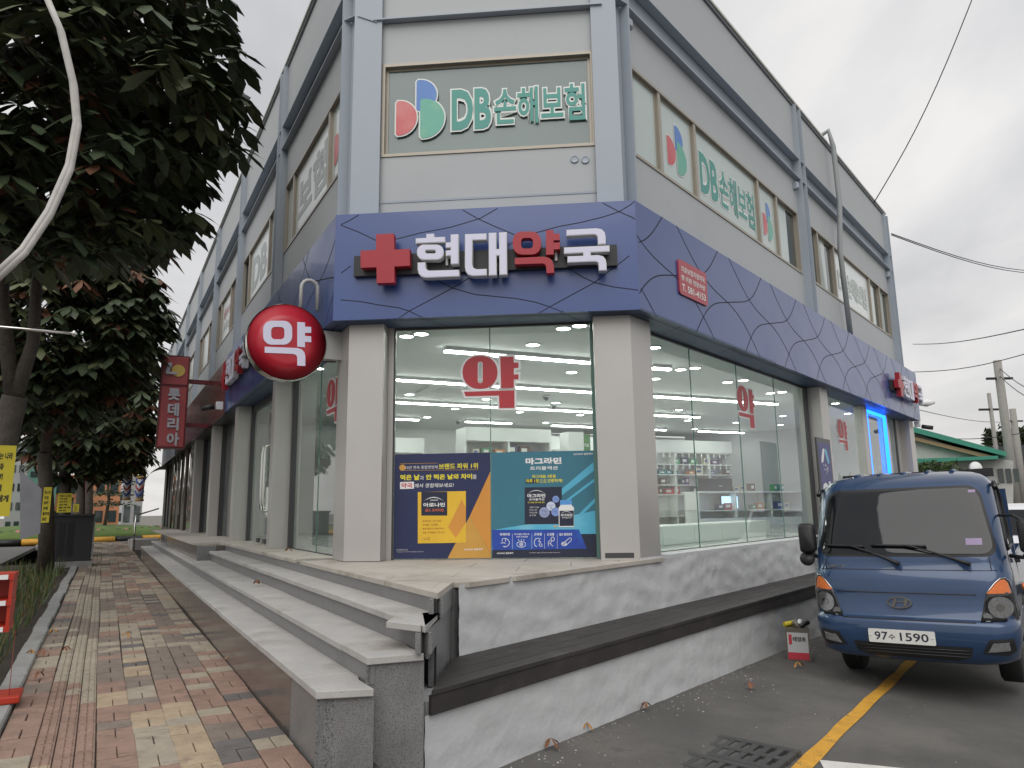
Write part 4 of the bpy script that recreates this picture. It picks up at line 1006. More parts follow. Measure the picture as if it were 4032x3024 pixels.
# window stickers: heavy red syllable with white outline
def Zk(x, y): return (1344 + x * .6076, 1008 + y * .6076)
SU, SZ = FC.uv(*Zk(965, 820), GNC + .006)
def l2(pts): return [(lambda q: (q[0] - SU, q[1] - SZ))(FC.uv(*Zk(x, y), GNC + .006)) for x, y in pts]
S_R = [l2(p) for p in ([(1030, 655), (1115, 652), (1118, 692), (1148, 691), (1148, 725), (1118, 727), (1118, 768), (1148, 767), (1148, 799), (1118, 800), (1118, 855), (1036, 857)], [(795, 880), (1122, 870), (1122, 984), (1025, 986), (1022, 904), (806, 909)])]
S_O, S_I = l2(rr_(786, 1012, 648, 860, 100)), l2(rr_(884, 916, 684, 824, 15))
STR = mat('sticker_red', (0.42, 0.035, 0.045), .45); STW = mat('sticker_white', (0.70, 0.71, 0.71), .45)
def sticker(fr, u, z, n, lab, k=1.0, ku=1.0):
    s = thing('window_sticker', lab, 'window sticker', fr.P(u, n, z), 'red syllable stickers on the shop glass')
    sh = lambda pts: [(u + q[0] * k * ku, z + q[1] * k) for q in pts]
    m = MB(); b = MB()
    for p in S_R: m.shape(fr, sh(p), n + .002, n + .004); b.shape(fr, grow(sh(p), .022), n, n + .001)
    m.ring(fr, sh(S_O), sh(S_I), n + .002, n + .004); b.ring(fr, grow(sh(S_O), .022), grow(sh(S_I), -.009), n - .002, n - .001)
    b.build('outline', STW, s); m.build('syllable', STR, s)
sticker(FC, SU, SZ, GNC + .006, 'large red syllable sticker on the corner window')
a_ = FR.uv(2870, 1518, GNR + .006); b_ = FR.uv(2865, 1518 + 172, GNR + .006)
sticker(FR, 9.72, 2.90, GNR + .008, 'red syllable sticker on the second pane of the long right window', 1.0)
sticker(FR, 14.3, 2.82, GNR + .008, 'red syllable sticker on the glass beside the blue lit door', 1.0)
FLm = Fr(-dL, nL)
sticker(FLm, -8.5, 2.86, GNL + .008, 'red syllable sticker on the narrow left window by the pillar', .95)

# insurance lettering and petal logo on the upper windows
TEAL = mat('film_teal', (0.035, 0.27, 0.225), .3, var=.03); FWH = mat('film_white', (0.72, 0.75, 0.72), .4)
PETR = mat('petal_red', (0.55, 0.075, 0.09), .3, spots=[((0.60, 0.22, 0.20), 1.7, .45, .3)]); PETB = mat('petal_blue', (0.07, 0.20, 0.52), .3, spots=[((0.18, 0.40, 0.62), 1.9, .5, .3)]); PETG = mat('petal_green', (0.11, 0.40, 0.30), .3, spots=[((0.35, 0.52, 0.32), 1.6, .5, .3)])
def petal(u0, u1, z0, z1):      # flat on the left, round on the right
    w, h = u1 - u0, z1 - z0; p = [(u0, z0 + .06 * h), (u0 + .0 * w, z1 - .06 * h), (u0 + .08 * w, z1)]
    for k in range(1, 16):
        a = math.pi / 2 - math.pi * k / 16; p.append((u0 + .15 * w + .85 * w * math.cos(a), z0 + h / 2 + h / 2 * math.sin(a)))
    return p + [(u0 + .08 * w, z0)]
def logo(fr, u, z, n, h, lab, asp=.82, dirn=1):
    s = thing('insurance_logo', lab, 'logo', fr.P(u, n, z), 'petal logos on the upper windows')
    w = h * asp
    def A(a, b, c, d): 
        q = petal(0, 1, 0, 1); return [(u + dirn * (a + (b - a) * x - .5) * w, z + (c + (d - c) * y - .5) * h) for x, y in q]
    for k, (bx, mt) in enumerate((((0, .43, .07, .66), PETR), ((.42, .84, .47, 1.0), PETB), ((.5, 1.0, 0, .67), PETG))):
        m = MB(); m.shape(fr, grow(A(*bx), .016), n + .001 * k, n + .001 * k + .0005); m.build('outline', FWH, s)
        m = MB(); m.shape(fr, A(*bx), n + .004 + .001 * k, n + .0045 + .001 * k); m.build('petal', mt, s)
def inslet(fr, s_, u0, u1, z0, z1, n, lab, bold=.018, fill=TEAL, mirror=False):
    t = thing('insurance_lettering', lab, 'window lettering', fr.P((u0 + u1) / 2, n, z0), 'insurance lettering on the upper windows')
    m = MB(); text(m, s_, fr, u0 - .012, u1 + .012, z0 - .012, z1 + .012, n, bold + .045, res=3, mirror=mirror); m.build('outline', FWH, t, recalc=False)
    m = MB(); text(m, s_, fr, u0 + .006, u1 - .006, z0 + .006, z1 - .006, n + .003, bold, res=3, mirror=mirror); m.build('lettering', fill, t, recalc=False)
ZW = lambda x, y: (1344 + x * .6076, y * .6076)
npn = WC - .027
a_, b_ = FC.uv(*ZW(357, 640), npn), FC.uv(*ZW(668, 890), npn); c_ = FC.uv(*ZW(520, 518), npn)
logo(FC, (a_[0] + b_[0]) / 2, (b_[1] + c_[1]) / 2, npn, c_[1] - b_[1], 'red blue and green petal logo on the big corner window', (b_[0] - a_[0]) / (c_[1] - b_[1]))
a_, b_ = FC.uv(*ZW(712, 850), npn), FC.uv(*ZW(972, 565), npn); inslet(FC, 'DB', a_[0], b_[0], a_[1], b_[1], npn, 'two tall teal letters on the big corner window', .035)
a_, b_ = FC.uv(*ZW(988, 815), npn), FC.uv(*ZW(1578, 535), npn); inslet(FC, '손해보험', a_[0], b_[0], a_[1], b_[1], npn, 'four teal syllables on the big corner window', .02)
npr = WR - .037
logo(FR, 7.87, 6.02, npr, .66, 'petal logo on the second right upper window pane', .80)
inslet(FR, 'DB', 8.52, 9.1, 5.68, 6.28, npr, 'two teal letters on the wide right upper window', .035); inslet(FR, '손해보험', 9.14, 10.42, 5.68, 6.28, npr, 'four teal syllables on the wide right upper window', .02)
logo(FR, 10.97, 6.02, npr, .64, 'petal logo on the narrow right upper window pane', .62)
GHOST = mat('film_ghost', (0.50, 0.56, 0.545), .4)
npr2 = WR - .035
inslet(FR, 'DB손해보험', 14.75, 16.85, 5.75, 6.25, npr2, 'pale letters seen from behind on the far right upper window', .02, GHOST)
npl = WL - .037
logo(FLm, -8.02, 6.05, npl, .70, 'petal logo on the left upper pane next to the corner', .72)
GH2 = mat('film_grey', (0.42, 0.47, 0.46), .4)
def ghost(fr, s_, u0, u1, z0, z1, n, lab):
    t = thing('insurance_lettering', lab, 'window lettering', fr.P((u0 + u1) / 2, n, z0), 'insurance lettering on the upper windows')
    m = MB(); text(m, s_, fr, u0, u1, z0, z1, n, .04, res=3); m.build('lettering', GH2, t, recalc=False)
ghost(FLm, '보험', -10.2, -8.65, 5.7, 6.35, npl, 'two grey syllables on the first wide left upper window')
ghost(FLm, 'DB', -14.0, -12.6, 5.7, 6.35, npl, 'two grey letters on the second wide left upper window')
logo(FLm, -11.75, 6.0, npl, .6, 'petal logo on the dark narrow pane in the second left bay', .6)
t = thing('window_lettering', 'faded red and grey notice on the third left upper window', 'window lettering', FL.P(17.3, npl, 6))
m = MB(); text(m, '세무사', FLm, -17.9, -16.8, 6.05, 6.3, npl, .03); m.build('lettering', mat('faded_red', (.5, .22, .22), .5), t, recalc=False)
m = MB(); text(m, '사무소', FLm, -17.9, -16.8, 5.72, 5.98, npl, .03); m.build('lettering', GH2, t, recalc=False)

# red plaque on the right fascia
def Zp(x, y): return (2640 + x * .31496, 950 + y * .31496)
pn = FNR + .02
P_ = {k: FR.uv(*Zp(*v), pn) for k, v in dict(tl=(103, 222), tr=(450, 400), bl=(118, 655), br=(467, 808)).items()}
u0, u1, z1, z0 = (P_['tl'][0] + P_['bl'][0]) / 2, (P_['tr'][0] + P_['br'][0]) / 2, (P_['tl'][1] + P_['tr'][1]) / 2, (P_['bl'][1] + P_['br'][1]) / 2
t = thing('red_plaque', 'small red plaque with white lettering and telephone number on the right fascia', 'sign', FR.P(u0, pn, z0))
m = MB(); m.shape(FR, rrect(u0, u1, z0, z1, .04), FNR + .002, pn); m.build('plate', mat('plaque_red', (0.40, 0.05, 0.07), .35), t)
m = MB(); w, h = u1 - u0, z1 - z0
text(m, '의료보험지정약국', FR, u0 + .07 * w, u1 - .08 * w, z0 + .66 * h, z0 + .84 * h, pn + .002, .015); text(m, '병·의원 전문처방', FR, u0 + .07 * w, u1 - .08 * w, z0 + .42 * h, z0 + .58 * h, pn + .002, .015); text(m, 'T. 581-4153', FR, u0 + .07 * w, u1 - .08 * w, z0 + .12 * h, z0 + .32 * h, pn + .002, .02)
m.build('lettering', FWH, t, recalc=False)

# round projecting sign
def Zr(x, y): return (x * .6076, 1008 + y * .6076)
uq = 7.62; FQ = perp(uq)
cu, cz = FQ.uv(*Zr(1863, 556), .06); ru = (FQ.uv(*Zr(2125, 556), .06)[0] - FQ.uv(*Zr(1602, 556), .06)[0]) / 2
rz = (FQ.uv(*Zr(1863, 307), .06)[1] - FQ.uv(*Zr(1863, 806), .06)[1]) / 2; R_ = (ru + rz) / 2
t = thing('round_sign', 'round red projecting sign with a white syllable on the left fascia', 'sign', FQ.P(cu, 0, cz))
AX = Matrix((FQ.d, (0, 0, 1), FQ.n)).transposed()
m = MB(); m.lathe(FQ.P(cu, 0, cz), [(R_ * .99, -.09), (R_, -.08), (R_, .055), (R_ * .985, .062)], 64, 0, AX, cap=False); m.build('rim', CHR, t)
m = MB(); m.lathe(FQ.P(cu, 0, cz), [(R_ * .985, .058), (R_ * .5, .0605), (0, .0605)], 64, 0, AX); m.build('face', mat('disc_red', (0.42, 0.012, 0.028), .3), t)
def lq(pts): return [FQ.uv(*Zr(x, y), .062) for x, y in pts]
m = MB(); m.ring(FQ, lq(rr_(1705, 1893, 420, 575, 55)), lq(rr_(1757, 1843, 460, 540, 24)), .0615, .066)
for p in ([(1926, 428), (1976, 431), (1976, 458), (2016, 460), (2016, 499), (1976, 498), (1976, 519), (2016, 521), (2016, 559), (1976, 557), (1976, 592), (1926, 587)], [(1715, 588), (1930, 597), (1955, 606), (1972, 624), (1978, 650), (1978, 713), (1926, 710), (1926, 655), (1918, 641), (1900, 635), (1715, 627)]): m.shape(FQ, lq(p), .0615, .066)
m.build('syllable', LILAC, t)
pb = FL.P(uq + .02, FNL - .2, 0); 
m = MB(); bu = -(FNL - .2); zz = FQ.uv(*Zr(2150, 585), 0)[1]
m.box(FQ, cu + R_ - .03, 2.16, -.07, .05, zz - .155, zz + .155); m.build('arm', mat('sign_arm', (0.40, 0.40, 0.39), .4), t)
m = MB(); m.tube([FQ.P(2.1, -.01, zz - .17), FQ.P(1.6, -.01, zz - .185), FQ.P(1.45, -.01, zz - .17)], .008, 6); m.build('cable', FRD, t)
m = MB(); z_ = FZ1 - .05
u_ = FQ.uv(1185, 1180, 0)[0]
m.tube([FQ.P(u_, -.0, cz + R_ * .85), FQ.P(u_, -.0, cz + R_ + .22)] + [FQ.P(u_ + .09 - .09 * math.cos(a * .4), 0, cz + R_ + .22 + .09 * math.sin(a * .4)) for a in range(1, 8)] + [FQ.P(u_ + .18, 0, cz + R_ * .95)], .022, 8); m.build('hanger', mat('sign_arm', (0.4, 0.4, 0.39)), t)

# burger shop light box further down the street
ul = 17.6; FX = perp(ul); 
q = lambda x, y: FX.uv(*Zr(x, y), 0)
tl, tr, bl, br = q(1045, 641), q(1230, 648), q(1017, 1243), q(1202, 1250)
x0, x1 = (tl[0] + bl[0]) / 2, (tr[0] + br[0]) / 2; zt, zb2 = (tl[1] + tr[1]) / 2, (bl[1] + br[1]) / 2
t = thing('light_box_sign', 'tall maroon projecting light box with yellow disc and vertical syllables', 'sign', FX.P(x0, 0, zb2))
MRN = mat('box_maroon', (0.30, 0.055, 0.06), .3, spots=[((0.24, 0.04, 0.045), 1.2, .5, .3)]); MRD = mat('box_trim', (0.10, 0.012, 0.018), .35); SIL = mat('silver_letter', (0.40, 0.41, 0.45), .3, metal=.5); GLD = mat('gold_disc', (0.50, 0.36, 0.09), .4)
m = MB(); m.box(FX, x0, x1, -.28, 0, zb2, zt); m.build('case', MRD, t)
zm = q(1130, 842)[1]
m = MB(); m.bbox(FX, x0 + .03, x1 - .03, .001, .02, zm + .025, zt - .03, b=.012); m.build('panel', MRN, t)
m = MB(); m.bbox(FX, x0 + .03, x1 - .03, .001, .02, zb2 + .03, zm - .025, b=.012); m.build('panel', MRN, t)
w = x1 - x0; dcu, dcz = q(1155, 745); r_ = abs(q(1200, 745)[0] - q(1112, 745)[0]) / 2
m = MB(); m.shape(FX, ell(dcu, dcz, r_, r_), .022, .04); m.build('disc', GLD, t)
m = MB(); m.shape(FX, [q(*p) for p in ((1092, 692), (1117, 696), (1098, 752), (1148, 756), (1144, 770), (1075, 766), (1072, 752))], .03, .06); m.build('angle_bar', SIL, t)
for ch, (xa, xb, ya, yb) in zip('롯데리아', ((1085, 1170, 862, 935), (1083, 1162, 955, 1036), (1080, 1160, 1050, 1130), (1075, 1163, 1147, 1228))):
    a_, b_ = q(xa, yb), q(xb, ya); m = MB(); text(m, ch, FX, a_[0], b_[0], a_[1], b_[1], .05, .035, depth=.028); m.build('syllable', SIL, t)
m = MB(); m.box(FX, x1 - .02, -WL + .1, -.2, -.14, zt - .6, zt - .5); m.box(FX, x1 - .02, -WL + .1, -.2, -.14, zb2 + .5, zb2 + .6); m.build('arm', MRD, t)

# vertical white sign of the labour office
us_ = 29.0; FY = perp(us_); q = lambda x, y: FY.uv(x * 640 / 2212, 1500 + y * 640 / 2212, 0)
a_, b_ = q(1795, 1200), q(1995, 680)
t = thing('office_sign', 'narrow white vertical sign with dark syllables and red number', 'sign', FY.P(a_[0], 0, a_[1]))
m = MB(); m.box(FY, a_[0], b_[0], -.15, 0, a_[1], b_[1]); m.build('case', mat('aged_white', (0.40, 0.40, 0.38), .5), t)
for ch, (ya, yb) in zip('삼성인력', ((700, 790), (805, 895), (915, 1005), (1025, 1110))):
    c_, d_ = q(1835, yb), q(1960, ya); m = MB(); text(m, ch, FY, c_[0], d_[0], c_[1], d_[1], .006, .03); m.build('syllable', mat('sign_indigo', (0.08, 0.09, 0.16), .5), t)
c_, d_ = q(1802, 1175), q(1960, 1132); m = MB(); text(m, '582-0927', FY, c_[0], d_[0], c_[1], d_[1], .006, .02); m.build('number', mat('faded_red', (.5, .22, .22)), t)
m = MB(); m.box(FY, b_[0], 2.3, -.1, -.05, b_[1] - .5, b_[1] - .45); m.build('arm', FRD, t)

# ------------------------------------------------------------------ posters on the corner window
def Zo(x, y): return (1500 + x * 900 / 2212, 1750 + y * 900 / 2212)
PZ = GNC + .007
o = lambda x, y: FC.uv(*Zo(x, y), PZ)
NVY = mat('poster_navy', (0.018, 0.026, 0.085), .32, var=.08, vs=3); YEL = mat('poster_yellow', (0.72, 0.45, 0.035), .35, var=.08, vs=4); YTX = mat('poster_lemon', (0.78, 0.68, 0.04), .4); PW = mat('poster_white', (0.75, 0.75, 0.75), .4)
ORG = mat('poster_orange', (0.62, 0.27, 0.05), .35, var=.1, vs=2); GOLD = mat('poster_gold', (0.55, 0.30, 0.06), .35, var=.12, vs=2); PRD = mat('poster_red', (0.50, 0.04, 0.06), .4); TLB = mat('poster_teal', (0.040, 0.165, 0.23), .32, spots=[((0.09, 0.30, 0.40), 1.1, .5, .25)]); CYN = mat('poster_cyan', (0.09, 0.42, 0.60), .35, spots=[((0.20, 0.52, 0.66), 1.8, .5, .2)]); BLU = mat('poster_blue', (0.02, 0.06, 0.35), .35, spots=[((0.02, 0.22, 0.62), .8, .48, .2)]); DKN = mat('poster_dark', (0.015, 0.02, 0.045), .35)
def flat(s, name, pts, lift, mt): m = MB(); m.shape(FC, pts, PZ + lift - .0004, PZ + lift); return m.build(name, mt, s)
def tx(m, s_, x0, x1, y0, y1, lift, bold=.02, shear=0): a, b = o(x0, y1), o(x1, y0); text(m, s_, FC, a[0], b[0], a[1], b[1], PZ + lift, bold, shear=shear)
pl = thing('poster', 'navy and yellow vitamin poster in the lower left of the corner window', 'poster', FC.P(-1.4, PZ, 1.06))
L0, L1 = -1.88, um - .006; zT = o(560, 88)[1]; zB = 1.058
flat(pl, 'sheet', [(L0, zB), (L1, zB), (L1, zT), (L0, zT)], 0, NVY)
flat(pl, 'triangle', [o(1058, 265), (L1 - .002, o(1060, 265)[1]), (L1 - .002, o(1060, 1060)[1]), o(862, 690)], .0012, ORG)
flat(pl, 'triangle', [o(862, 690), o(1066, 1068), (L1 - .002, zB + .001), (o(645, 1098)[0], zB + .001)], .0016, GOLD)
bx0, bx1, by0, by1 = 357, 822, 453, 958
c_ = flat(pl, 'box_picture', [o(bx0, by1), o(bx1, by1 - 8), o(bx1, by0 - 2), o(bx0, by0 + 8)], .0022, YEL)
flat(pl, 'diamond', [o(783, 530), o(820, 610), o(820, 760), o(725, 905), o(650, 800)], .0026, ORG)
flat(pl, 'label', [o(391, 688), o(642, 688), o(642, 458), o(391, 460)], .0030, DKN)
m = MB(); tx(m, '아로나민', 410, 620, 562, 606, .0036, .03); tx(m, 'ILDONG', 480, 552, 532, 546, .0036, .02); m.build('lettering', PW, pl)
m = MB(); tx(m, '골드 프리미엄', 428, 606, 620, 652, .0036, .02); m.build('lettering', mat('poster_vermilion', (0.62, 0.12, 0.05), .4), pl)
m = MB()
for i, s_ in enumerate(('육체피로 / 눈의 피로', '근육통 / 신경통', '병중·병후의 체력저하시', '요통, 어깨결림 / 뼈 건강')): tx(m, s_, 403, [583, 550, 613, 615][i], 730 + 37 * i, 752 + 37 * i, .0030, .01)
tx(m, '120정', 405, 475, 898, 928, .0030, .0); m.build('lettering', mat('poster_umber', (0.35, 0.12, 0.03), .4), pl)
m = MB(); tx(m, '브랜드 파워 1위', 560, 938, 178, 240, .002, .02); tx(m, '먹은 날', 188, 375, 290, 348, .002, .035); tx(m, '안 먹은 날의 차이', 435, 882, 282, 342, .002, .035); m.build('lettering', YTX, pl)
m = MB(); tx(m, '10년 연속 종합영양제', 238, 548, 202, 240, .002, .0); tx(m, '과', 378, 416, 302, 345, .002, 0); tx(m, '를', 886, 926, 292, 334, .002, 0); tx(m, '에서 경험해보세요!', 326, 704, 372, 420, .002, .008, .15); tx(m, 'ILDONG 일동제약', 806, 985, 1004, 1026, .0024, .02)
tx(m, '일반의약품 광고심의필', 150, 258, 1014, 1027, .002, 0); tx(m, '이 의약품은 사용상 주의사항과 부작용을 반드시 확인하세요', 148, 410, 1034, 1044, .002, 0)
m.build('lettering', PW, pl)
flat(pl, 'plate', [o(185, 432), o(320, 428), o(320, 360), o(185, 364)], .002, PW)
m = MB(); tx(m, '약국', 196, 306, 372, 422, .0026, .03); m.build('lettering', PRD, pl)
m = MB(); a_, b_ = o(208, 224), o(231, 224); m.shape(FC, ell(a_[0], a_[1], .014 + b_[0] - a_[0] - .006, .0095 + b_[0] - a_[0] - .004), PZ + .002, PZ + .0024); m.build('medal', GOLD, pl)
m = MB(); 
for x0, x1, y in ((185, 550, 188), (185, 938, 252)): a_, b_ = o(x0, y + 1), o(x1, y - 6); m.shape(FC, [(a_[0], a_[1]), (b_[0], b_[1]), (b_[0], b_[1] + .0035), (a_[0], a_[1] + .0035)], PZ + .002, PZ + .0022)
m.build('rule', GOLD, pl)
def arc_(p, x0, x1, y0, y1, lift, par, mt=PW):
    m = MB(); pts = [o(x0 + (x1 - x0) * i / 12, y1 - (y1 - y0) * math.sin(math.pi * (.12 + .76 * i / 12))) for i in range(13)]
    lo = [o(x0 + (x1 - x0) * i / 12, y1 - (y1 - y0) * (math.sin(math.pi * (.12 + .76 * i / 12)) - .13 * math.sin(math.pi * i / 12))) for i in range(13)]
    m.shape(FC, pts + lo[::-1], PZ + lift - .0003, PZ + lift); m.build('arc', mt, par)
arc_(pl, 415, 610, 508, 570, .0036, pl)
pr = thing('poster', 'teal blue magnesium poster in the lower right of the corner window', 'poster', FC.P(-.3, PZ, 1.06))
R0, R1 = um + .006, .205; zT2 = o(1560, 68)[1]
flat(pr, 'sheet', [(R0, zB), (R1, zB), (R1, zT2), (R0, zT2)], 0, TLB)
for i, (xa, ya, xb, yb, w_) in enumerate(((1500, 640, 2088, 170, 60), (1760, 560, 2088, 330, 22), (1850, 740, 2100, 520, 30))):
    flat(pr, 'light_ray', [o(xa, ya), (R1 - .003, o(xb, yb)[1]), (R1 - .003, o(xb, yb + w_ * 1.4)[1]), o(xa + 20, ya + w_ * .5)], .001 + .0003 * i, CYN)
flat(pr, 'ground_band', [o(1080, 828), o(1500, 760), (R1 - .003, o(2105, 640)[1]), (R1 - .003, o(2105, 864)[1]), o(1940, 866)], .0009, CYN)
flat(pr, 'foot', [(R0 + .001, zB + .001), (R1 - .001, zB + .001), (R1 - .001, o(2105, 866)[1]), o(1930, 868), o(1990, 1010), (R0 + .001, o(1080, 1022)[1])], .0019, DKN)
flat(pr, 'blue_band', [(R0 + .001, o(1080, 1022)[1]), o(1992, 1008), o(1915, 822), (R0 + .001, o(1080, 826)[1])], .0024, BLU)
flat(pr, 'box_picture', [o(1392, 772), o(1722, 770), o(1750, 560), o(1750, 410), o(1392, 416)], .0030, DKN)
m = MB(); tx(m, '마그라민', 1400, 1746, 124, 196, .0020, .045); tx(m, '트리플액션', 1443, 1708, 208, 250, .002, .02); tx(m, 'ILDONG 일동제약', 1866, 2048, 80, 104, .002, .02); tx(m, '마그라민', 1418, 1590, 476, 516, .0036, .03); tx(m, '트리플액션', 1434, 1580, 520, 544, .0036, .02)
for i, (xa, s_) in enumerate(((1150, '육체피로'), (1483, '근육통'), (1605, '신경통'), (1727, '말초 혈행장애'))): tx(m, s_, xa, [1250, 1558, 1678, 1848][i], 856, 884, .003, .02)
tx(m, '마그네슘 부족으로', 1292, 1436, 858, 878, .003, .015); tx(m, '인한 근육경련', 1310, 1420, 884, 902, .003, .015); tx(m, 'ILDONG 일동제약', 1124, 1280, 1042, 1062, .003, .02); tx(m, '본 의약품의 사용상 주의사항과 부작용을 확인하십시오', 1436, 1734, 1042, 1053, .003, 0)
for i in range(4): tx(m, ['고함량 마그네슘', '비타민 D 함유', '간편 알고리즘', '1일 1정 복용'][i], 1436, [1530, 1512, 1512, 1500][i], 600 + 26 * i, 616 + 26 * i, .0036, 0)
m.build('lettering', PW, pr)
m = MB(); tx(m, '마그네슘 3종을', 1465, 1692, 290, 326, .002, .02); tx(m, '하루 1정', 1405, 1526, 334, 372, .0024, .02); tx(m, '간편하게!', 1612, 1756, 332, 368, .002, .02); tx(m, '으로', 1535, 1602, 336, 370, .002, 0); tx(m, '마그네슘 3종 복합 함유', 1422, 1584, 552, 570, .0036, .005); m.build('lettering', YTX, pr)
flat(pr, 'text_box', [o(1400, 378), o(1530, 374), o(1530, 332), o(1400, 336)], .0016, DKN)
for (x, y, r), mt in zip(((1692, 530, 33), (1645, 597, 43), (1582, 657, 50), (1690, 652, 42)), (mat('bubble_blue', (0.20, 0.30, 0.62), .3), mat('bubble_white', (0.55, 0.62, 0.75), .3), mat('bubble_grey', (0.30, 0.34, 0.52), .3), mat('bubble_blue', (0.2, .3, .62)))):
    c_ = o(x, y); r2 = o(x + r, y)[0] - c_[0]; m = MB(); m.shape(FC, ell(c_[0], c_[1], r2, r2), PZ + .0034, PZ + .0038); m.build('bubble', mt, pr)
m = MB(); tx(m, 'Mg', 1562, 1604, 632, 662, .0042, 0); tx(m, 'Oxide', 1556, 1612, 668, 686, .0042, 0); tx(m, 'Vitamin', 1618, 1674, 580, 594, .0042, 0); tx(m, 'D', 1638, 1654, 602, 624, .0042, .02); tx(m, 'Mg', 1676, 1708, 520, 542, .0042, 0); tx(m, 'Mg', 1672, 1704, 642, 664, .0042, 0); m.build('lettering', mat('bubble_ink', (0.10, .14, .3), .4), pr)
flat(pr, 'bottle', [o(*p) for p in ((1722, 800), (1868, 798), (1868, 610), (1846, 590), (1846, 560), (1736, 562), (1736, 592), (1720, 612))], .0044, PW)
flat(pr, 'bottle_cap', [o(*p) for p in ((1732, 585), (1850, 582), (1848, 536), (1734, 538))], .0048, mat('cap_blue', (0.10, 0.30, 0.66), .35))
flat(pr, 'bottle_label', [o(*p) for p in ((1728, 790), (1866, 788), (1866, 640), (1728, 642))], .0048, DKN)
m = MB(); tx(m, '마그라민', 1742, 1852, 670, 698, .0052, .03); tx(m, '트리플액션', 1752, 1842, 702, 716, .0052, .01); m.build('lettering', PW, pr)
arc_(pr, 1422, 1588, 442, 490, .0036, pr); arc_(pr, 1738, 1852, 646, 684, .0052, pr)
c_ = o(1688, 792); m = MB(); m.shape(FC, ell(c_[0], c_[1], .018, .009), PZ + .004, PZ + .0044); m.build('tablet', mat('tablet_peach', (0.6, .4, .25), .5), pr)
ic = MB()        # five line pictograms
def line(pts, r=.0028):
    q = [o(*p) for p in pts]
    for a, b in zip(q[:-1], q[1:]):
        d = Vector((b[0] - a[0], b[1] - a[1])); 
        if d.length < 1e-6: continue
        d.normalize(); w = Vector((-d.y, d.x)) * r; ic.add([FC.P(u, PZ + .003, z) for u, z in ((a[0] + w.x, a[1] + w.y), (b[0] + w.x, b[1] + w.y), (b[0] - w.x, b[1] - w.y), (a[0] - w.x, a[1] - w.y))], [(0, 1, 2, 3)])
def crv(cx, cy, rx, ry, a0, a1): line([(cx + rx * math.cos(rad(a0 + (a1 - a0) * i / 14)), cy + ry * math.sin(rad(a0 + (a1 - a0) * i / 14))) for i in range(15)])
crv(1195, 950, 48, 42, -110, 90); crv(1190, 928, 18, 20, -220, 40); line([(1180, 990), (1200, 985)]); line([(1160, 955), (1195, 950), (1205, 962)])
crv(1358, 965, 42, 26, 180, 360); crv(1358, 968, 42, 26, 0, 180); crv(1358, 966, 16, 16, 0, 360); crv(1358, 966, 6, 6, 0, 360)
for dx_ in (-22, 0, 22): line([(1358 + dx_, 932), (1358 + dx_ * 1.3, 918)])
line([(1490, 912), (1530, 908)]); crv(1500, 950, 16, 30, 90, 260); line([(1545, 905), (1525, 940), (1548, 942), (1528, 975)]); line([(1490, 980), (1510, 990)]); line([(1535, 975), (1545, 990)]); line([(1555, 960), (1560, 990)])
crv(1662, 915, 16, 20, 0, 360); line([(1640, 925), (1618, 945), (1622, 985)]); line([(1650, 935), (1640, 965), (1665, 985)]); line([(1628, 955), (1645, 960)])
line([(1752, 965), (1822, 908)]); line([(1788, 980), (1840, 930)]); crv(1830, 918, 14, 14, -120, 60); crv(1772, 962, 24, 18, 0, 360); crv(1764, 960, 6, 6, 0, 360); crv(1782, 966, 6, 6, 0, 360)
ic.build('pictograms', PW, pr, recalc=False)
m = MB()
for x in (1272, 1460, 1583, 1706): a_, b_ = o(x, 1010), o(x, 862); m.shape(FC, [(a_[0] - .0012, a_[1]), (a_[0] + .0012, a_[1]), (b_[0] + .0012, b_[1]), (b_[0] - .0012, b_[1])], PZ + .0026, PZ + .0028)
m.build('divider', PW, pr)

# blue banner stand beside the right pillar
ub, zb3 = FR.uv(3240, 1735, -3.55); 
t = thing('banner_stand', 'narrow dark blue banner with capsule picture by the right pillar', 'banner', FR.P(12.7, -3.45, .56))
q = lambda x, y: FR.uv(x, y, -3.42)
B0, B1 = 12.12, 12.78
B0 = q(3230, 1900)[0]; B1 = q(3283, 1900)[0]; BT = (q(3232, 1724)[1] + q(3280, 1735)[1]) / 2; fb = -3.42
m = MB(); m.box(FR, B0, B1, fb - .03, fb - .002, .56, BT); m.build('frame', FRD, t)
m = MB(); m.box(FR, B0 + .05, B1 - .05, fb - .001, fb, .62, BT - .07); m.build('print', mat('banner_indigo', (0.035, 0.035, 0.17), .4, var=.06), t)
w = B1 - B0; c0 = (B0 + B1) / 2
for s_, mt in ((-1, PW), (1, CYN)):
    m = MB(); ang = rad(28) * s_; pts = [(c0 + s_ * .1 + x * math.cos(ang) + y * math.sin(ang) * s_ * 0 + (y * math.sin(-ang)), BT - .27 + x * math.sin(ang) * 0 + y * math.cos(ang)) for x, y in rrect(-.06, .06, -.13, .13, .06)]
    m.shape(FR, pts, fb + .001, fb + .002); m.build('capsule', mt, t)
m = MB()
for k in range(14): x, y = rnd(-.1, .1), rnd(-.56, -.40); m.shape(FR, ell(c0 + x, BT + y, .012, .012, 8), fb + .001, fb + .002)
m.build('granules', PW, t)
m = MB(); text(m, '약', FR, B0 + .1, B1 - .1, BT - 1.06, BT - .66, fb + .002, .05); text(m, '국', FR, B0 + .1, B1 - .1, BT - 1.56, BT - 1.16, fb + .002, .05); m.build('lettering', PW, t)
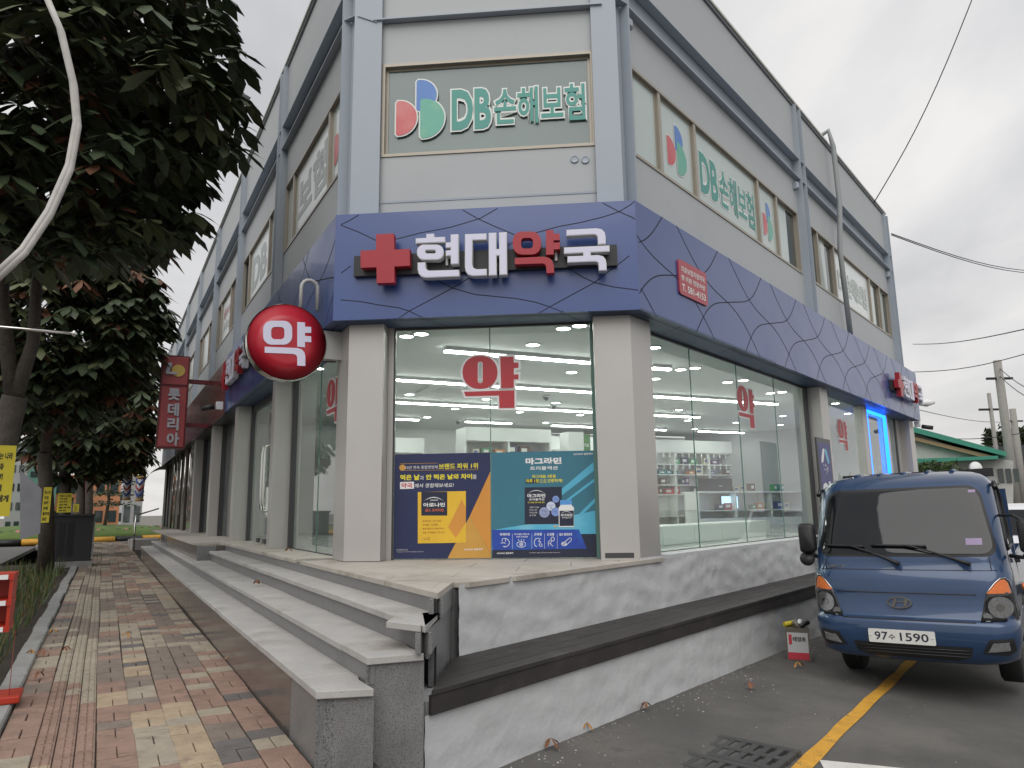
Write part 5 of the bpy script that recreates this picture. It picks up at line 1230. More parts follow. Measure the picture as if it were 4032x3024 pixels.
# ------------------------------------------------------------------ blue cab-over light truck
PNT = mat('truck_blue', (0.016, 0.047, 0.118), .38, metal=.25, var=.06, vs=2, coat=.8)
TBLK = mat('black_plastic', (0.012, 0.012, 0.013), .5); RUB = mat('tyre_rubber', (0.012, 0.012, 0.012), .85, var=.3, vs=20)
TGL = mat('tinted_glass', (0.008, 0.009, 0.011), .03, spec=.5); CLR = mat('lamp_clear', (0.5, 0.51, 0.52), .1, metal=.8, var=.3, vs=60); AMB = mat('lamp_amber', (0.62, 0.14, 0.015), .15, coat=.6, var=.15, vs=50)
LBK = mat('lamp_dark', (0.015, 0.015, 0.017), .15, coat=.7); PLT = mat('plate_white', (0.66, 0.66, 0.63), .4, var=.04, vs=20); PIN = mat('plate_ink', (0.01, 0.012, 0.03), .4)
tc_ = Vector((3.384, 6.55, 0)) + Vector((.809, -.588, 0)) * .065
tr = thing('cargo_truck', 'dark blue cab over light truck parked nose out beside the plinth wall', 'truck', (tc_.x, tc_.y, -.085))
tr.rotation_euler = (0, rad(-1.25), rad(-36))
TF = Fr((1, 0, 0), (0, -1, 0))     # x across, n towards the front, z up (local)
SEC = [(.27, .60, .14, .16), (.29, .70, .06, .22), (.33, .765, .015, .22), (.48, .80, -.01, .2), (.60, .806, -.01, .2), (.625, .80, .0, .2), (.64, .785, .03, .2), (.66, .80, .055, .2), (.85, .803, .034, .2), (.96, .80, .06, .2), (1.03, .795, .075, .2), (1.05, .79, .098, .2), (1.12, .785, .11, .2), (1.19, .78, .125, .2), (1.24, .775, .148, .2), (1.40, .765, .225, .2), (1.60, .75, .325, .2), (1.74, .735, .405, .2), (1.80, .72, .45, .22), (1.85, .69, .52, .24), (1.885, .645, .60, .25), (1.91, .58, .70, .25), (1.925, .48, .82, .25)]
def sec(z):
    if z <= SEC[0][0]: return SEC[0][1:]
    for a, b in zip(SEC[:-1], SEC[1:]):
        if z <= b[0]: t = (z - a[0]) / (b[0] - a[0]); return tuple(a[i] + (b[i] - a[i]) * t for i in (1, 2, 3))
    return SEC[-1][1:]
def fs(x, z, off=0.0):          # y of the cab's skin at (x, z), off metres proud of it
    w, f0, R = sec(z); ax = min(abs(x), w - .002); y = f0 + .045 * (ax / w) ** 2
    if ax > w - R: d = ax - (w - R); y += R - math.sqrt(max(1e-6, R * R - d * d))
    return y - off
m = MB(); V = []; BACK_Y = 1.50; prof = []
for z, w, f0, R in SEC:
    row = [(-w, BACK_Y), (-w, 1.1), (-w, f0 + .5), (-w, f0 + .045 + R)]
    n = 7
    for k in range(1, n): a = math.pi / 2 * k / n; x = -(w - R) - R * math.cos(a); row.append((x, fs(x, z)))
    for k in range(11): x = -(w - R) + 2 * (w - R) * k / 10; row.append((x, fs(x, z)))
    row += [(-x, y) for x, y in row[:4 + n - 1]][::-1]
    V += [(x, min(y, BACK_Y), z) for x, y in row]
nr = len(V) // len(SEC)
m.add(V, [(i * nr + k, i * nr + k + 1, (i + 1) * nr + k + 1, (i + 1) * nr + k) for i in range(len(SEC) - 1) for k in range(nr - 1)], 0, True)
top = len(SEC) - 1; m.add([V[top * nr + k] for k in range(nr)], [list(range(nr))], 0, True)
m.add([V[i * nr] for i in range(len(SEC))] + [V[i * nr + nr - 1] for i in range(len(SEC))][::-1], [list(range(2 * len(SEC)))])
m.build('cab_body', PNT, tr, local=True)
def patch(pts, off, name, mt, par=None, thick=0.0, label=None):
    """a polygon of (x, z) laid on the skin: fan of rings towards its middle so that it follows the curve"""
    cx, cz = sum(p[0] for p in pts) / len(pts), sum(p[1] for p in pts) / len(pts); m = MB(); R_ = 5; V = []
    for r in range(R_):
        t = 1 - r / R_
        for x, z in pts: X, Z = cx + (x - cx) * t, cz + (z - cz) * t; V.append((X, fs(X, Z, off), Z))
    n = len(pts); F = [(r * n + k, r * n + (k + 1) % n, (r + 1) * n + (k + 1) % n, (r + 1) * n + k) for r in range(R_ - 1) for k in range(n)]
    V.append((cx, fs(cx, cz, off), cz)); F += [((R_ - 1) * n + k, (R_ - 1) * n + (k + 1) % n, R_ * n) for k in range(n)]
    if thick:
        b0 = len(V); V += [(x, fs(x, z, off - thick), z) for x, z in pts]; F += [(k, b0 + k, b0 + (k + 1) % n, (k + 1) % n) for k in range(n)]
    m.add(V, F, 0, True); return m.build(name, mt, par or tr, label, local=True, recalc=False)
def densify(p, k=5):
    out = []
    for a, b in zip(p, p[1:] + p[:1]): out += [(a[0] + (b[0] - a[0]) * t / k, a[1] + (b[1] - a[1]) * t / k) for t in range(k)]
    return out
def gridpatch(rows, off, name, mt, nx=26, par=None):
    m = MB(); V = []
    for z, xa, xb in rows:
        for k in range(nx + 1): x = xa + (xb - xa) * k / nx; V.append((x, fs(x, z, off), z))
    w = nx + 1; m.add(V, [(i * w + k, i * w + k + 1, (i + 1) * w + k + 1, (i + 1) * w + k) for i in range(len(rows) - 1) for k in range(nx)], 0, True); return m.build(name, mt, par or tr, local=True, recalc=False)
def wsrows(g):                  # windscreen outline with rounded corners, grown by g
    rows = []
    z0, z1 = 1.185 - g, 1.755 + g; N_ = 22
    for i in range(N_ + 1):
        q = .5 - .5 * math.cos(math.pi * i / N_); z = z0 + (z1 - z0) * q; hw = .705 - .085 * (z - 1.185) / .57 + g
        d = min(z - z0, z1 - z); r = .10
        if d < r: hw -= r - math.sqrt(max(0, r * r - (r - d) ** 2))
        rows.append((z, -hw, hw))
    return rows
gridpatch(wsrows(.022), .004, 'windscreen_seal', TBLK); gridpatch(wsrows(0), .008, 'windscreen', TGL)
def strokes(pts, r, off, name, mt, par=None):
    m = MB(); m.tube([(x, fs(x, z, off), z) for x, z in pts], r, 6); return m.build(name, mt, par or tr, local=True)
for i, (xa, za, zz) in enumerate(((-.5, 1.02, 1.05), )): pass
lin = lambda a, b, n=14: [(a[0] + (b[0] - a[0]) * k / n, a[1] + (b[1] - a[1]) * k / n) for k in range(n + 1)]
strokes(lin((-.70, 1.046), (.70, 1.046), 24), .006, -.003, 'panel_gap', TBLK)
strokes(lin((-.57, .853), (.53, .853), 20), .005, -.001, 'panel_gap', TBLK); strokes(lin((-.535, .628), (.50, .628), 20), .008, .0, 'panel_gap', TBLK)
for s in (-1, 1):
    strokes(lin((s * .655, 1.16), (s * .66, 1.05), 6), .004, -.001, 'panel_gap', TBLK)
# head lamps
def head(s):
    o = [(.535, .635), (.60, .86), (.625, .89), (.67, .945), (.71, .98), (.745, .985), (.768, .95), (.785, .86), (.79, .72), (.79, .64)]
    o = [(s * x, z) for x, z in o]
    h = patch(densify(o, 3), .006, 'headlight', LBK, thick=.012)
    gx = .018
    a = [(s * x, z) for x, z in ((.605, .865), (.63, .893), (.675, .945), (.712, .975), (.742, .978), (.762, .945), (.772, .868))]
    patch(densify(a, 3), .011, 'indicator', AMB, h)
    c = (s * .69, .755)
    patch([(c[0] + .088 * math.cos(2 * math.pi * k / 24), c[1] + .088 * math.sin(2 * math.pi * k / 24)) for k in range(24)], .013, 'lens', CLR, h)
    patch([(c[0] + .03 * math.cos(2 * math.pi * k / 16), c[1] + .03 * math.sin(2 * math.pi * k / 16)) for k in range(16)], .018, 'bulb_cover', mat('chrome', (.62, .61, .58)), h)
    c = (s * .587, .675)
    patch([(c[0] + .034 * math.cos(2 * math.pi * k / 16), c[1] + .034 * math.sin(2 * math.pi * k / 16)) for k in range(16)], .013, 'lens', CLR, h)
    e_ = [(s * x, z) for x, z in ((.60, .865), (.625, .895), (.67, .95), (.71, .985), (.745, .99), (.773, .955), (.79, .86), (.795, .72), (.793, .65))]
    m = MB(); m.tube([(x, fs(x, z, .009), z) for x, z in e_], .005, 6); m.build('chrome_edge', mat('chrome', (.62, .61, .58)), h, local=True)
head(-1); head(1)
# bumper openings, fog lamps, number plate, emblem, badge
patch(densify([(-.46, .43), (.46, .43), (.435, .345), (.34, .315), (-.34, .315), (-.435, .345)], 5), .004, 'grille_slot', TBLK)
for z in (.40, .375, .35): strokes(lin((-.43, z), (.43, z), 10), .006, .008, 'grille_bar', TBLK)
for s in (-1, 1):
    f_ = patch(densify([(s * x, z) for x, z in ((.52, .385), (.58, .50), (.75, .515), (.755, .41), (.70, .375))], 4), .004, 'fog_recess', TBLK)
    patch(densify([(s * x, z) for x, z in ((.56, .40), (.605, .475), (.715, .485), (.715, .415))], 3), .010, 'fog_lamp', CLR, f_)
m = MB(); m.shape(TF, rrect(-.325 - .0, .195 + .0, .43, .545, .012), .012, .022)
pl_ = MB(); pl_.shape(TF, rrect(-.325, .195, .432, .546, .012), .014, .026); po = pl_.build('number_plate', PLT, tr, local=True)
m = MB(); text(m, '97', TF, -.275, -.17, .455, .525, .0275, .012); text(m, '수', TF, -.165, -.112, .462, .508, .0275, .012); text(m, '1590', TF, -.075, .145, .455, .525, .0275, .012); m.build('lettering', PIN, po, local=True)
m = MB()
for x in (-.305, .175): m.lathe((x, -.026, .49), [(.009, .0), (.006, .004), (0, .005)], 10, 0, Matrix(((1, 0, 0), (0, 0, 1), (0, -1, 0))).transposed())
m.build('bolt', PLT, po, local=True)
ez, ex = .772, -.055
m = MB(); m.ring(Fr((1, 0, 0), (0, -1, 0), (0, fs(ex, ez), 0)), ell(ex, ez, .098, .051, 36), ell(ex, ez, .087, .041, 36), .002, .014); eb = m.build('emblem', CHR, tr, local=True)
m = MB(); EF = Fr((1, 0, 0), (0, -1, 0), (0, fs(ex, ez), 0))
for s in (-1, 1): m.shape(EF, [(ex + s * .045 - .016 - .002, ez - .033), (ex + s * .045 + .006, ez - .033), (ex + s * .045 + .028, ez + .033), (ex + s * .045 + .004, ez + .033)], .002, .012)
m.shape(EF, [(ex - .05, ez - .011), (ex - .02, ez + .003), (ex + .02, ez + .0), (ex + .055, ez + .011), (ex + .05, ez + .020), (ex + .01, ez + .008), (ex - .02, ez + .012), (ex - .05, ez + .0)], .002, .011)
m.build('emblem_letter', CHR, eb, local=True)
BF = Fr((1, 0, 0), (0, -1, 0), (0, fs(-.54, 1.08), 0)); m = MB(); text(m, '133PS', BF, -.64, -.555, 1.062, 1.084, .006, .03, depth=.004); text(m, 'CRDi', BF, -.545, -.455, 1.062, 1.086, .006, .01, depth=.004); m.build('badge', CHR, tr, local=True)
# wipers
for x0, x1, xp, zp_ in ((-.66, -.31, -.02, 1.105), (-.25, .20, .52, 1.105)):
    b = MB(); zz = 1.265
    b.tube([(x0 + (x1 - x0) * k / 8, fs(x0 + (x1 - x0) * k / 8, zz - .012 * k / 8, .035), zz - .012 * k / 8) for k in range(9)], .011, 6); wp = b.build('wiper', TBLK, tr, local=True)
    xm = x0 + (x1 - x0) * .62; b = MB(); b.tube([(xm + (xp - xm) * k / 8, fs(xm + (xp - xm) * k / 8, zz - .006 + (zp_ - zz) * (k / 8) ** 1.3, .045), zz - .006 + (zp_ - zz) * (k / 8) ** 1.3) for k in range(9)], [.008] * 5 + [.012, .014, .017, .02], 6); b.build('wiper_arm', TBLK, wp, local=True)
# inspection stickers behind the windscreen
for xa, xb, za, zb_ in ((.50, .62, 1.26, 1.315), (.555, .61, 1.71, 1.735)): patch(densify([(xa, za), (xb, za), (xb, zb_), (xa, zb_)], 3), .0095, 'screen_sticker', mat('sticker_lilac', (0.26, .19, .33), .4))
# doors with windows, handles, mirrors
for s in (-1, 1):
    def sk(y, z, off=.004): w, f0, R = sec(z); return (s * (w + off), y, z)
    m = MB(); o = [(.46, 1.22), (.62, 1.60), (.74, 1.74), (1.28, 1.76), (1.36, 1.70), (1.38, 1.22)]; o = densify(o, 4)
    m.add([sk(y, z) for y, z in o], [list(range(len(o)))]); ds = m.build('door_glass', TGL, tr, local=True, recalc=False)
    m = MB(); o = [(.44, 1.21), (.61, 1.615), (.73, 1.765), (1.29, 1.785), (1.385, 1.72), (1.40, 1.21)]; m.tube([sk(y, z, .006) for y, z in densify(o, 4)] + [sk(*o[0], .006)], .016, 6); m.build('door_seal', TBLK, tr, local=True)
    m = MB(); m.tube([sk(.36, .66, .001), sk(.40, 1.2, .001)], .005, 6); m.tube([sk(1.42, .5, .001), sk(1.42, 1.75, .001)], .005, 6); m.build('door_gap', TBLK, tr, local=True)
    m = MB(); m.tube([sk(.55, 1.74, .02), sk(.62, 1.795, .03), sk(1.35, 1.80, .03)], .022, 6); m.build('rain_visor', TGL, tr, local=True)
    m = MB(); m.box(TF, s * .80, s * .84, -1.32, -1.16, 1.05, 1.09); m.build('door_handle', TBLK, tr, local=True)
    mm = MB(); cx = s * (.955 if s > 0 else .83); V = []
    for y, k in ((.20, .8), (.225, 1), (.30, .95), (.33, .6)):
        for x, z in rrect(cx - .075 * k, cx + .075 * k, 1.33 - .14 * k, 1.33 + .14 * k, .035, 4): V.append((x, y, z))
    n = 20; mm.add(V, [(i * n + k, i * n + (k + 1) % n, (i + 1) * n + (k + 1) % n, (i + 1) * n + k) for i in range(3) for k in range(n)] + [list(range(n)), list(range(3 * n, 4 * n))], 0, True)
    mo = mm.build('wing_mirror', TBLK, tr, local=True)
    m = MB(); m.tube([(cx - s * .02, .26, 1.20), (cx - s * .06, .27, 1.15), (s * .80, .34, 1.16)], .018, 8); m.tube([(cx, .26, 1.44), (s * .86, .36, 1.50), (s * .75, .45, 1.5)], .012, 6) if s > 0 else None; m.build('mirror_arm', TBLK, mo, local=True)
    if s < 0:
        m = MB(); m.lathe((cx - .02, .25, 1.13), [(.0, -.035), (.05, -.03), (.068, -.01), (.068, .015), (.0, .02)], 18, 0, Matrix(((1, 0, 0), (0, .3, .95), (0, -.95, .3))).transposed()); m.build('round_mirror', TBLK, mo, local=True)
m = MB(); m.lathe((.865, .42, .90), [(.03, 0), (.03, .015), (.0, .022)], 12, 0, Matrix(((0, 0, 1), (0, 1, 0), (-1, 0, 0))).transposed()); m.build('side_indicator', AMB, tr, local=True)
# roof ribs and rear guard rail
for x in (-.42, -.21, 0, .21, .42):
    m = MB(); m.tube([(x, .74, 1.912), (x, 1.0, 1.932), (x, 1.45, 1.932)], .022, 6); m.build('roof_rib', PNT, tr, local=True)
m = MB(); m.box(TF, -.72, .72, -1.66, -1.60, 1.88, 1.965); m.build('rear_guard', TBLK, tr, local=True)
# load bed, chassis, wheels
m = MB(); m.box(TF, -.80, .80, -4.4, -1.58, .70, .76); m.build('bed_floor', PNT, tr, local=True)
for s in (-1, 1):
    m = MB(); m.box(TF, s * .80, s * .77, -4.4, -1.58, .76, 1.08); m.build('drop_side', PNT, tr, local=True)
m = MB(); m.box(TF, -.80, .80, -1.62, -1.58, .76, 1.75); m.box(TF, -.80, .80, -4.4, -4.36, .76, 1.08); m.build('bed_wall', PNT, tr, local=True)
m = MB(); m.box(TF, -.42, .42, -4.3, -.25, .34, .60); m.build('chassis', TBLK, tr, local=True)
AXW = Matrix(((0, 0, 1), (0, 1, 0), (-1, 0, 0))).transposed()
for y in (1.0, 3.4):
    for s in (-1, 1):
        r = .29; m = MB(); m.lathe((s * .66, y, r), [(.17, -.085), (.26, -.09), (r, -.07), (r, .07), (.26, .09), (.17, .085)], 28, 0, AXW); w_ = m.build('wheel', RUB, tr, local=True)
        m = MB(); m.lathe((s * .66, y, r), [(.17, -.07), (.1, -.03), (.05, -.05), (.0, -.05), (.0, .05), (.05, .05), (.1, .03), (.17, .07)], 20, 0, AXW); m.build('rim', mat('steel_rim', (.3, .3, .3), .4, metal=.6), w_, local=True)
# ------------------------------------------------------------------ street trees
BARK = mat('tree_bark', (0.085, 0.072, 0.06), .9, var=.35, vs=9, bump=.7, bs=40)
LFS = [mat('leaf_dark', (0.05, 0.07, 0.035), .5, var=.3, vs=3), mat('leaf_olive', (0.085, 0.10, 0.045), .5, var=.3, vs=3), mat('leaf_dry', (0.13, 0.055, 0.028), .65, var=.3, vs=5)]
def palm(c, out, size, k=6):        # a hand of drooping leaflets
    V, Fc = [], []; side = out.cross(Vector((0, 0, 1)))
    side = side.normalized() if side.length > .01 else Vector((1, 0, 0))
    for i in range(k):
        a = rad(-110 + 220 * i / (k - 1)) + rnd(-.12, .12); d = (out * math.cos(a) + side * math.sin(a)); d.z -= rnd(.35, .95); d.normalize()
        w = d.cross(Vector((rnd(-.3, .3), rnd(-.3, .3), 1))).normalized(); l = size * rnd(.75, 1.1) * (1 - .25 * abs(i - (k - 1) / 2) / k); dr = Vector((0, 0, -l * .12)); b = len(V)
        V += [c, c + d * l * .35 + w * l * .12, c + d * l * .7 + w * l * .19 + dr * .6, c + d * l + dr * 1.6, c + d * l * .7 - w * l * .19 + dr * .6, c + d * l * .35 - w * l * .12, c + d * l * .6 + dr * .2]
        Fc += [(b, b + 1, b + 6), (b + 1, b + 2, b + 6), (b + 2, b + 3, b + 6), (b + 3, b + 4, b + 6), (b + 4, b + 5, b + 6), (b + 5, b, b + 6)]
    return V, Fc
def tree(base, forks, blobs, r0, n, size, lab, nleaf=0):
    t = thing('street_tree', lab, 'tree', base, 'horse chestnut trees along the pavement'); top = forks[0][0]
    m = MB(); m.tube([base, base + (top - base) * .5 + Vector((.04, 0, 0)), top], [r0 * 1.15, r0, r0 * .9], 14); m.build('trunk', BARK, t)
    for f in forks: m = MB(); m.tube(f, [r0 * .62, r0 * .5, r0 * .3][:len(f)], 10); m.build('limb', BARK, t)
    cl = MB(); singles = []
    tot = sum(b[1] * b[2] * b[3] for b in blobs)
    for c, rx, ry, rz in blobs:
        for i in range(int(n * rx * ry * rz / tot)):
            d = Vector((random.gauss(0, 1), random.gauss(0, 1), random.gauss(0, 1))).normalized(); q = rnd(.35, 1.0) ** .45
            p = c + Vector((d.x * rx, d.y * ry, d.z * rz)) * q; o_ = Vector((d.x, d.y, .15)).normalized()
            mi = 2 if random.random() < .08 else (1 if random.random() < .4 else 0)
            singles.append((p, palm(p, o_, size * rnd(.7, 1.15)), mi))
    singles.sort(key=lambda s: (s[0] - CAM).length)
    for i, (p, (V, Fc), mi) in enumerate(singles):
        if i < nleaf: m = MB(); m.add(V, Fc); m.build('leaf', LFS[mi], t, recalc=False)
        else: cl.add(V, Fc, mi)
    cl.build('crown', LFS, t, kind='stuff', recalc=False)
G = lambda u, n, z=ZP: FL.P(u, n, z)
V3 = Vector
b1 = G(11.6, 1.55)
tree(b1, [[at_d(60, 1560, 11.2), at_d(130, 1350, 11.1), at_d(165, 800, 11)], [at_d(50, 1560, 11.2), at_d(10, 1200, 11.2), at_d(20, 700, 11)]],
     [(at_d(300, 330, 9.5), 2.0, 1.9, 2.3), (at_d(40, 500, 9.5), 1.5, 1.6, 1.8), (at_d(380, 690, 10.3), 1.0, 1.1, 1.0), (at_d(600, 250, 10.4), .9, 1.0, 1.3)], .16, 1050, .44, 'nearest large leaved tree at the upper left with its trunk at the picture edge', 290)
b2 = at_z(180, 2258, ZP); d2 = 19.0
tree(b2, [[at_d(175, 1780, d2), at_d(190, 1600, d2), at_d(170, 1300, d2)], [at_d(180, 1780, d2), at_d(225, 1580, d2), at_d(230, 1250, d2)]],
     [(at_d(270, 1230, 18), 2.0, 2.0, 2.0), (at_d(410, 1130, 18), 1.15, 1.2, 1.1), (at_d(180, 1500, 18.4), 1.5, 1.5, 1.0)], .15, 1150, .46, 'second tree with browning leaves behind the nearest tree')
for i, (x, y, d, lab) in enumerate(((258, 2040, 26, 'third tree standing behind the dark utility cabinet'), (318, 2040, 32, 'fourth tree in the row down the street'), (352, 2040, 38, 'farthest tree of the row before the roundabout'))):
    bb = at_d(x, y, d); bb.z = ZP
    tree(bb, [[at_d(x, 1850, d), at_d(x - 28, 1700, d), at_d(x - 60, 1500, d)], [at_d(x, 1850, d), at_d(x + 40, 1680, d), at_d(x + 60, 1500, d)]],
         [(at_d(x + 90 - 45 * i, 1590, d), 2.1, 2.2, 2.4), (at_d(x + 190 - 40 * i, 1760, d), 1.3, 1.3, 1.0)], .16, 750, .5, lab)
# white conduits and a rod crossing the upper left
WPP = mat('white_conduit', (.5, .48, .45), .5, var=.15, vs=9)
for k, o_ in enumerate((0, 16)):
    t = MB(); t.tube([at_d(x + o_ * .5, y + o_, 6.5) for x, y in ((170, -40), (235, 110), (285, 320), (300, 480), (270, 650), (190, 830), (90, 980), (-60, 1120))], .026, 8)
    tag(t.build('conduit', WPP), 'white curved conduit in front of the tree, %s of two' % ('outer' if k else 'inner'), 'pipe', 'curved conduits before the tree')
m = MB(); m.tube([at_d(-80, 1280, 7), at_d(290, 1313, 7)], .012, 8); m.lathe(at_d(292, 1313, 7), [(0, -.03), (.03, 0), (0, .03)], 12); tag(m.build('metal_rod', CHR), 'thin shiny horizontal metal rod with a ball end', 'rod')
# utility cabinets, placards, red stand, banner
DK = mat('cabinet_dark', (.018, .022, .022), .5)
c0 = at_z(345, 2228, ZP); u_, n_ = c0.dot(dL), .18
t = thing('utility_cabinet', 'dark green black utility cabinet with louvred doors on the pavement', 'cabinet', FL.P(21.7, .6, ZP))
m = MB(); m.box(FL, 21.6, 22.7, .16, 1.3, ZP, ZP + .14); m.build('plinth', GRN, t)
m = MB(); m.box(FL, 21.7, 22.6, .2, 1.25, ZP + .14, 1.52); m.build('body', DK, t, bevel=.01)
m = MB(); m.box(FL, 21.65, 22.65, .17, 1.28, 1.52, 1.57); m.build('lid', DK, t)
for j in range(3):
    for k in range(14): m = MB(); m.box(FL, 21.68, 21.7, .62 + .2 * j, .76 + .2 * j, .55 + .06 * k, .575 + .06 * k); m.build('louvre', TBLK, t)
m = MB(); m.box(FL, 27, 27.6, .2, .6, ZP, 1.35); tag(m.build('control_cabinet', GRM), 'small grey control cabinet beyond the dark cabinet', 'cabinet')
YB = mat('banner_yellow', (.62, .52, .035), .6, var=.05); INK = mat('banner_ink', (.015, .015, .015), .6)
for x0, y0, x1, y1, d, lab in ((-110, 1755, 66, 2035, 11.0, 'large yellow cloth placard on the nearest trunk'), (160, 1918, 205, 2058, 18.7, 'yellow placard hung on the second trunk'), (222, 1942, 285, 2018, 25.6, 'yellow placard above the dark cabinet'), (288, 1985, 312, 2016, 31, 'small yellow placard on the fourth trunk'), (320, 1985, 332, 2016, 37, 'smallest yellow placard far down the row')):
    P = at_d((x0 + x1) / 2, (y0 + y1) / 2, d); FP = perp(P.dot(dL)); a, b = FP.uv(x0, y1, 0), FP.uv(x1, y0, 0)
    t = thing('placard', lab, 'placard', P, 'yellow placards on the trees')
    m = MB(); m.box(FP, a[0], b[0], -.01, 0, a[1], b[1]); m.build('cloth', YB, t)
    m = MB(); h, w = b[1] - a[1], b[0] - a[0]
    for k, s_ in enumerate(('하는 나라', '국과', '위해', '전체', '들에게', '않은')): text(m, s_, FP, a[0] + w * (.45 if x0 < 0 else .12), b[0] - w * (.08 if k in (0, 4) else .3), b[1] - h * (.2 + .15 * k), b[1] - h * (.1 + .15 * k), .003, .03)
    m.build('lettering', INK, t)
P = at_d(120, 2000, 15); FP = perp(P.dot(dL)); q = lambda x, y: FP.uv(x, y, 0)
m = MB(); m.shape(FP, [q(80, 2125), q(158, 2100), q(164, 1925), q(78, 1850)], -.01, 0); tag(m.build('grey_banner', mat('banner_grey', (.22, .22, .24), .5, var=.15, vs=3)), 'sagging pale grey banner tied between the first trunks', 'banner')
t = thing('red_stand', 'red metal leaflet stand cut by the left picture edge', 'stand', FL.P(5.4, .75, ZP)); RS = mat('stand_red', (.42, .03, .012), .4); P = at_z(20, 2800, ZP); FP = perp(P.dot(dL)); q = lambda x, y: FP.uv(x, y, 0)
a, b = q(-160, 2820), q(78, 2740); m = MB(); m.box(FP, a[0], b[0], -.3, 0, ZP + .04, b[1]); m.build('base', RS, t, bevel=.01)
a, b = q(28, 2760), q(55, 2490); m = MB(); m.box(FP, a[0], b[0], -.12, -.06, b[1] - .7, b[1]); m.build('post', RS, t)
a, b = q(-150, 2490), q(54, 2270); m = MB(); m.box(FP, a[0], b[0], -.3, -.28, a[1], b[1]); m.box(FP, b[0] - .02, b[0], -.28, 0, a[1], b[1]); m.build('case', RS, t)
for k in range(3): m = MB(); z_ = a[1] + (b[1] - a[1]) * k / 2; m.box(FP, a[0], b[0] + .004, -.29, .01, z_ - .02, z_ + .02); m.build('shelf', RS, t); m = MB(); m.box(FP, a[0], b[0] - .03, .011, .014, z_ - .017, z_ + .015); m.build('label', PW, t)
# planting: grass tufts and shrubs
m = MB(); SG = [mat('plant_green', (.05, .085, .022), .6), mat('plant_dry', (.13, .1, .035), .7)]
for i in range(1500):
    u = rnd(6, 21); p = FL.P(u, rnd(.68, 1.7), ZP); h = rnd(.06, .38) * (1.6 if random.random() < .12 else 1); a = rnd(0, 6.3); d = V3((math.cos(a), math.sin(a), 0))
    m.add([p - d * .012, p + d * .012, p + V3((rnd(-.1, .1), rnd(-.1, .1), h))], [(0, 1, 2)], 0 if random.random() < .65 else 1)
m.build('ground_cover', SG, kind='stuff', recalc=False)
# fallen leaves
DRY = [mat('fallen_ochre', (.34, .17, .05), .7, var=.3, vs=30), mat('fallen_brown', (.19, .075, .032), .7, var=.3, vs=30)]
k = 0
for x, y, w in ((498, 2512, 'on the middle of the pavement'), (257, 2572, 'on the guiding tiles'), (208, 2500, 'beside the kerb'), (150, 2675, 'large and curled near the kerb'), (120, 2585, 'lying on the kerb stone'), (165, 2582, 'right against the kerb edge'), (905, 2605, 'against the polished first step'), (1010, 2308, 'on the second step'), (1135, 2177, 'on the platform by the narrow window'), (2545, 2798, 'on the asphalt below the white wall'), (2305, 2878, 'nearest on the asphalt by the wall foot'), (2170, 2948, 'at the foot of the white wall'), (3140, 2632, 'between the can and the truck'), (2948, 2715, 'in the middle of the asphalt')):
    z = 1.05 if k == 8 else (.775 if k == 7 else (ZP + .005 if k < 7 else None)); p = at_z(x, y, z) if z else at_road(x, y); p = p + V3((0, 0, .008)); m = MB()
    V, Fc = palm(p + V3((0, 0, .02)), V3((math.cos(k), math.sin(k), 0)), .085, 4); m.add([(v[0], v[1], max(p.z, v[2] + .04)) for v in V], Fc); tag(m.build('fallen_leaf', DRY[k % 2], recalc=False), 'dry %s leaf %s' % (('ochre', 'brown')[k % 2], w), 'leaf', 'fallen leaves'); k += 1
# tin can with rubbish
p = at_road(3148, 2596); t = thing('tin_can', 'square dented oil tin with red and white label beside the truck', 'tin', p); FT = Fr(V3((.93, -.36, 0)), V3((-.36, -.93, 0)), p)
m = MB(); m.box(FT, -.12, .12, -.12, .12, 0, .33); m.build('body', mat('tin_metal', (.16, .145, .12), .4, metal=.5, var=.2), t)
m = MB(); m.box(FT, -.105, .10, .121, .123, .02, .29); m.build('label', mat('tin_white', (.5, .5, .5), .5), t)
m = MB(); m.box(FT, -.105, .10, .124, .1255, .02, .09); m.box(FT, -.09, -.06, .124, .1255, .17, .27); m.build('red_print', PRD, t)
m = MB(); text(m, '태양초', FT, -.05, .08, .2, .25, .1258, .03); m.build('lettering', INK, t)
for i, (u, a, mt) in enumerate(((-.07, .2, YB), (.02, 1.1, PW), (.07, .6, TBLK), (0, 2.0, BOARD))): m = MB(); c = FT.P(u, .02 * i - .03, .36); d = V3((math.cos(a), .3, math.sin(a) * .5)) * .07; m.tube([c - d, c + d], .025, 10); tag(m.build('bottle', mt), '%s lying on top of the square tin' % ('yellow cup', 'white paper cup', 'black bottle', 'brown bottle')[i], 'rubbish')
# drain grates
IRON = mat('cast_iron', (.05, .05, .05), .6, var=.2, bump=.3)
for gi, (cx, cy, lab) in enumerate(((2940, 2965, 'cast iron slotted drain grate behind the other'), (2800, 3040, 'cast iron slotted drain grate cut by the lower picture edge'))):
    p = at_road(cx, cy); p.z += .008; FG = Fr(dR, nR, p); t = thing('drain_grate', lab, 'drain grate', p); xs = [-.18 + .06 * i for i in range(7)]
    for i in range(7):
        m = MB(); m.box(FG, -.2, .2, xs[i] * 1.4 - .022, xs[i] * 1.4 + .022, -.05, .004); m.build('bar', IRON, t)
    for u in (-.2, 0, .2): m = MB(); m.box(FG, u - .03, u + .03, -.28, .28, -.05, .0055); m.build('cross_bar', IRON, t)
    m = MB(); m.box(FG, -.19, .19, -.27, .27, -.09, -.051); m.build('pit', TBLK, t)
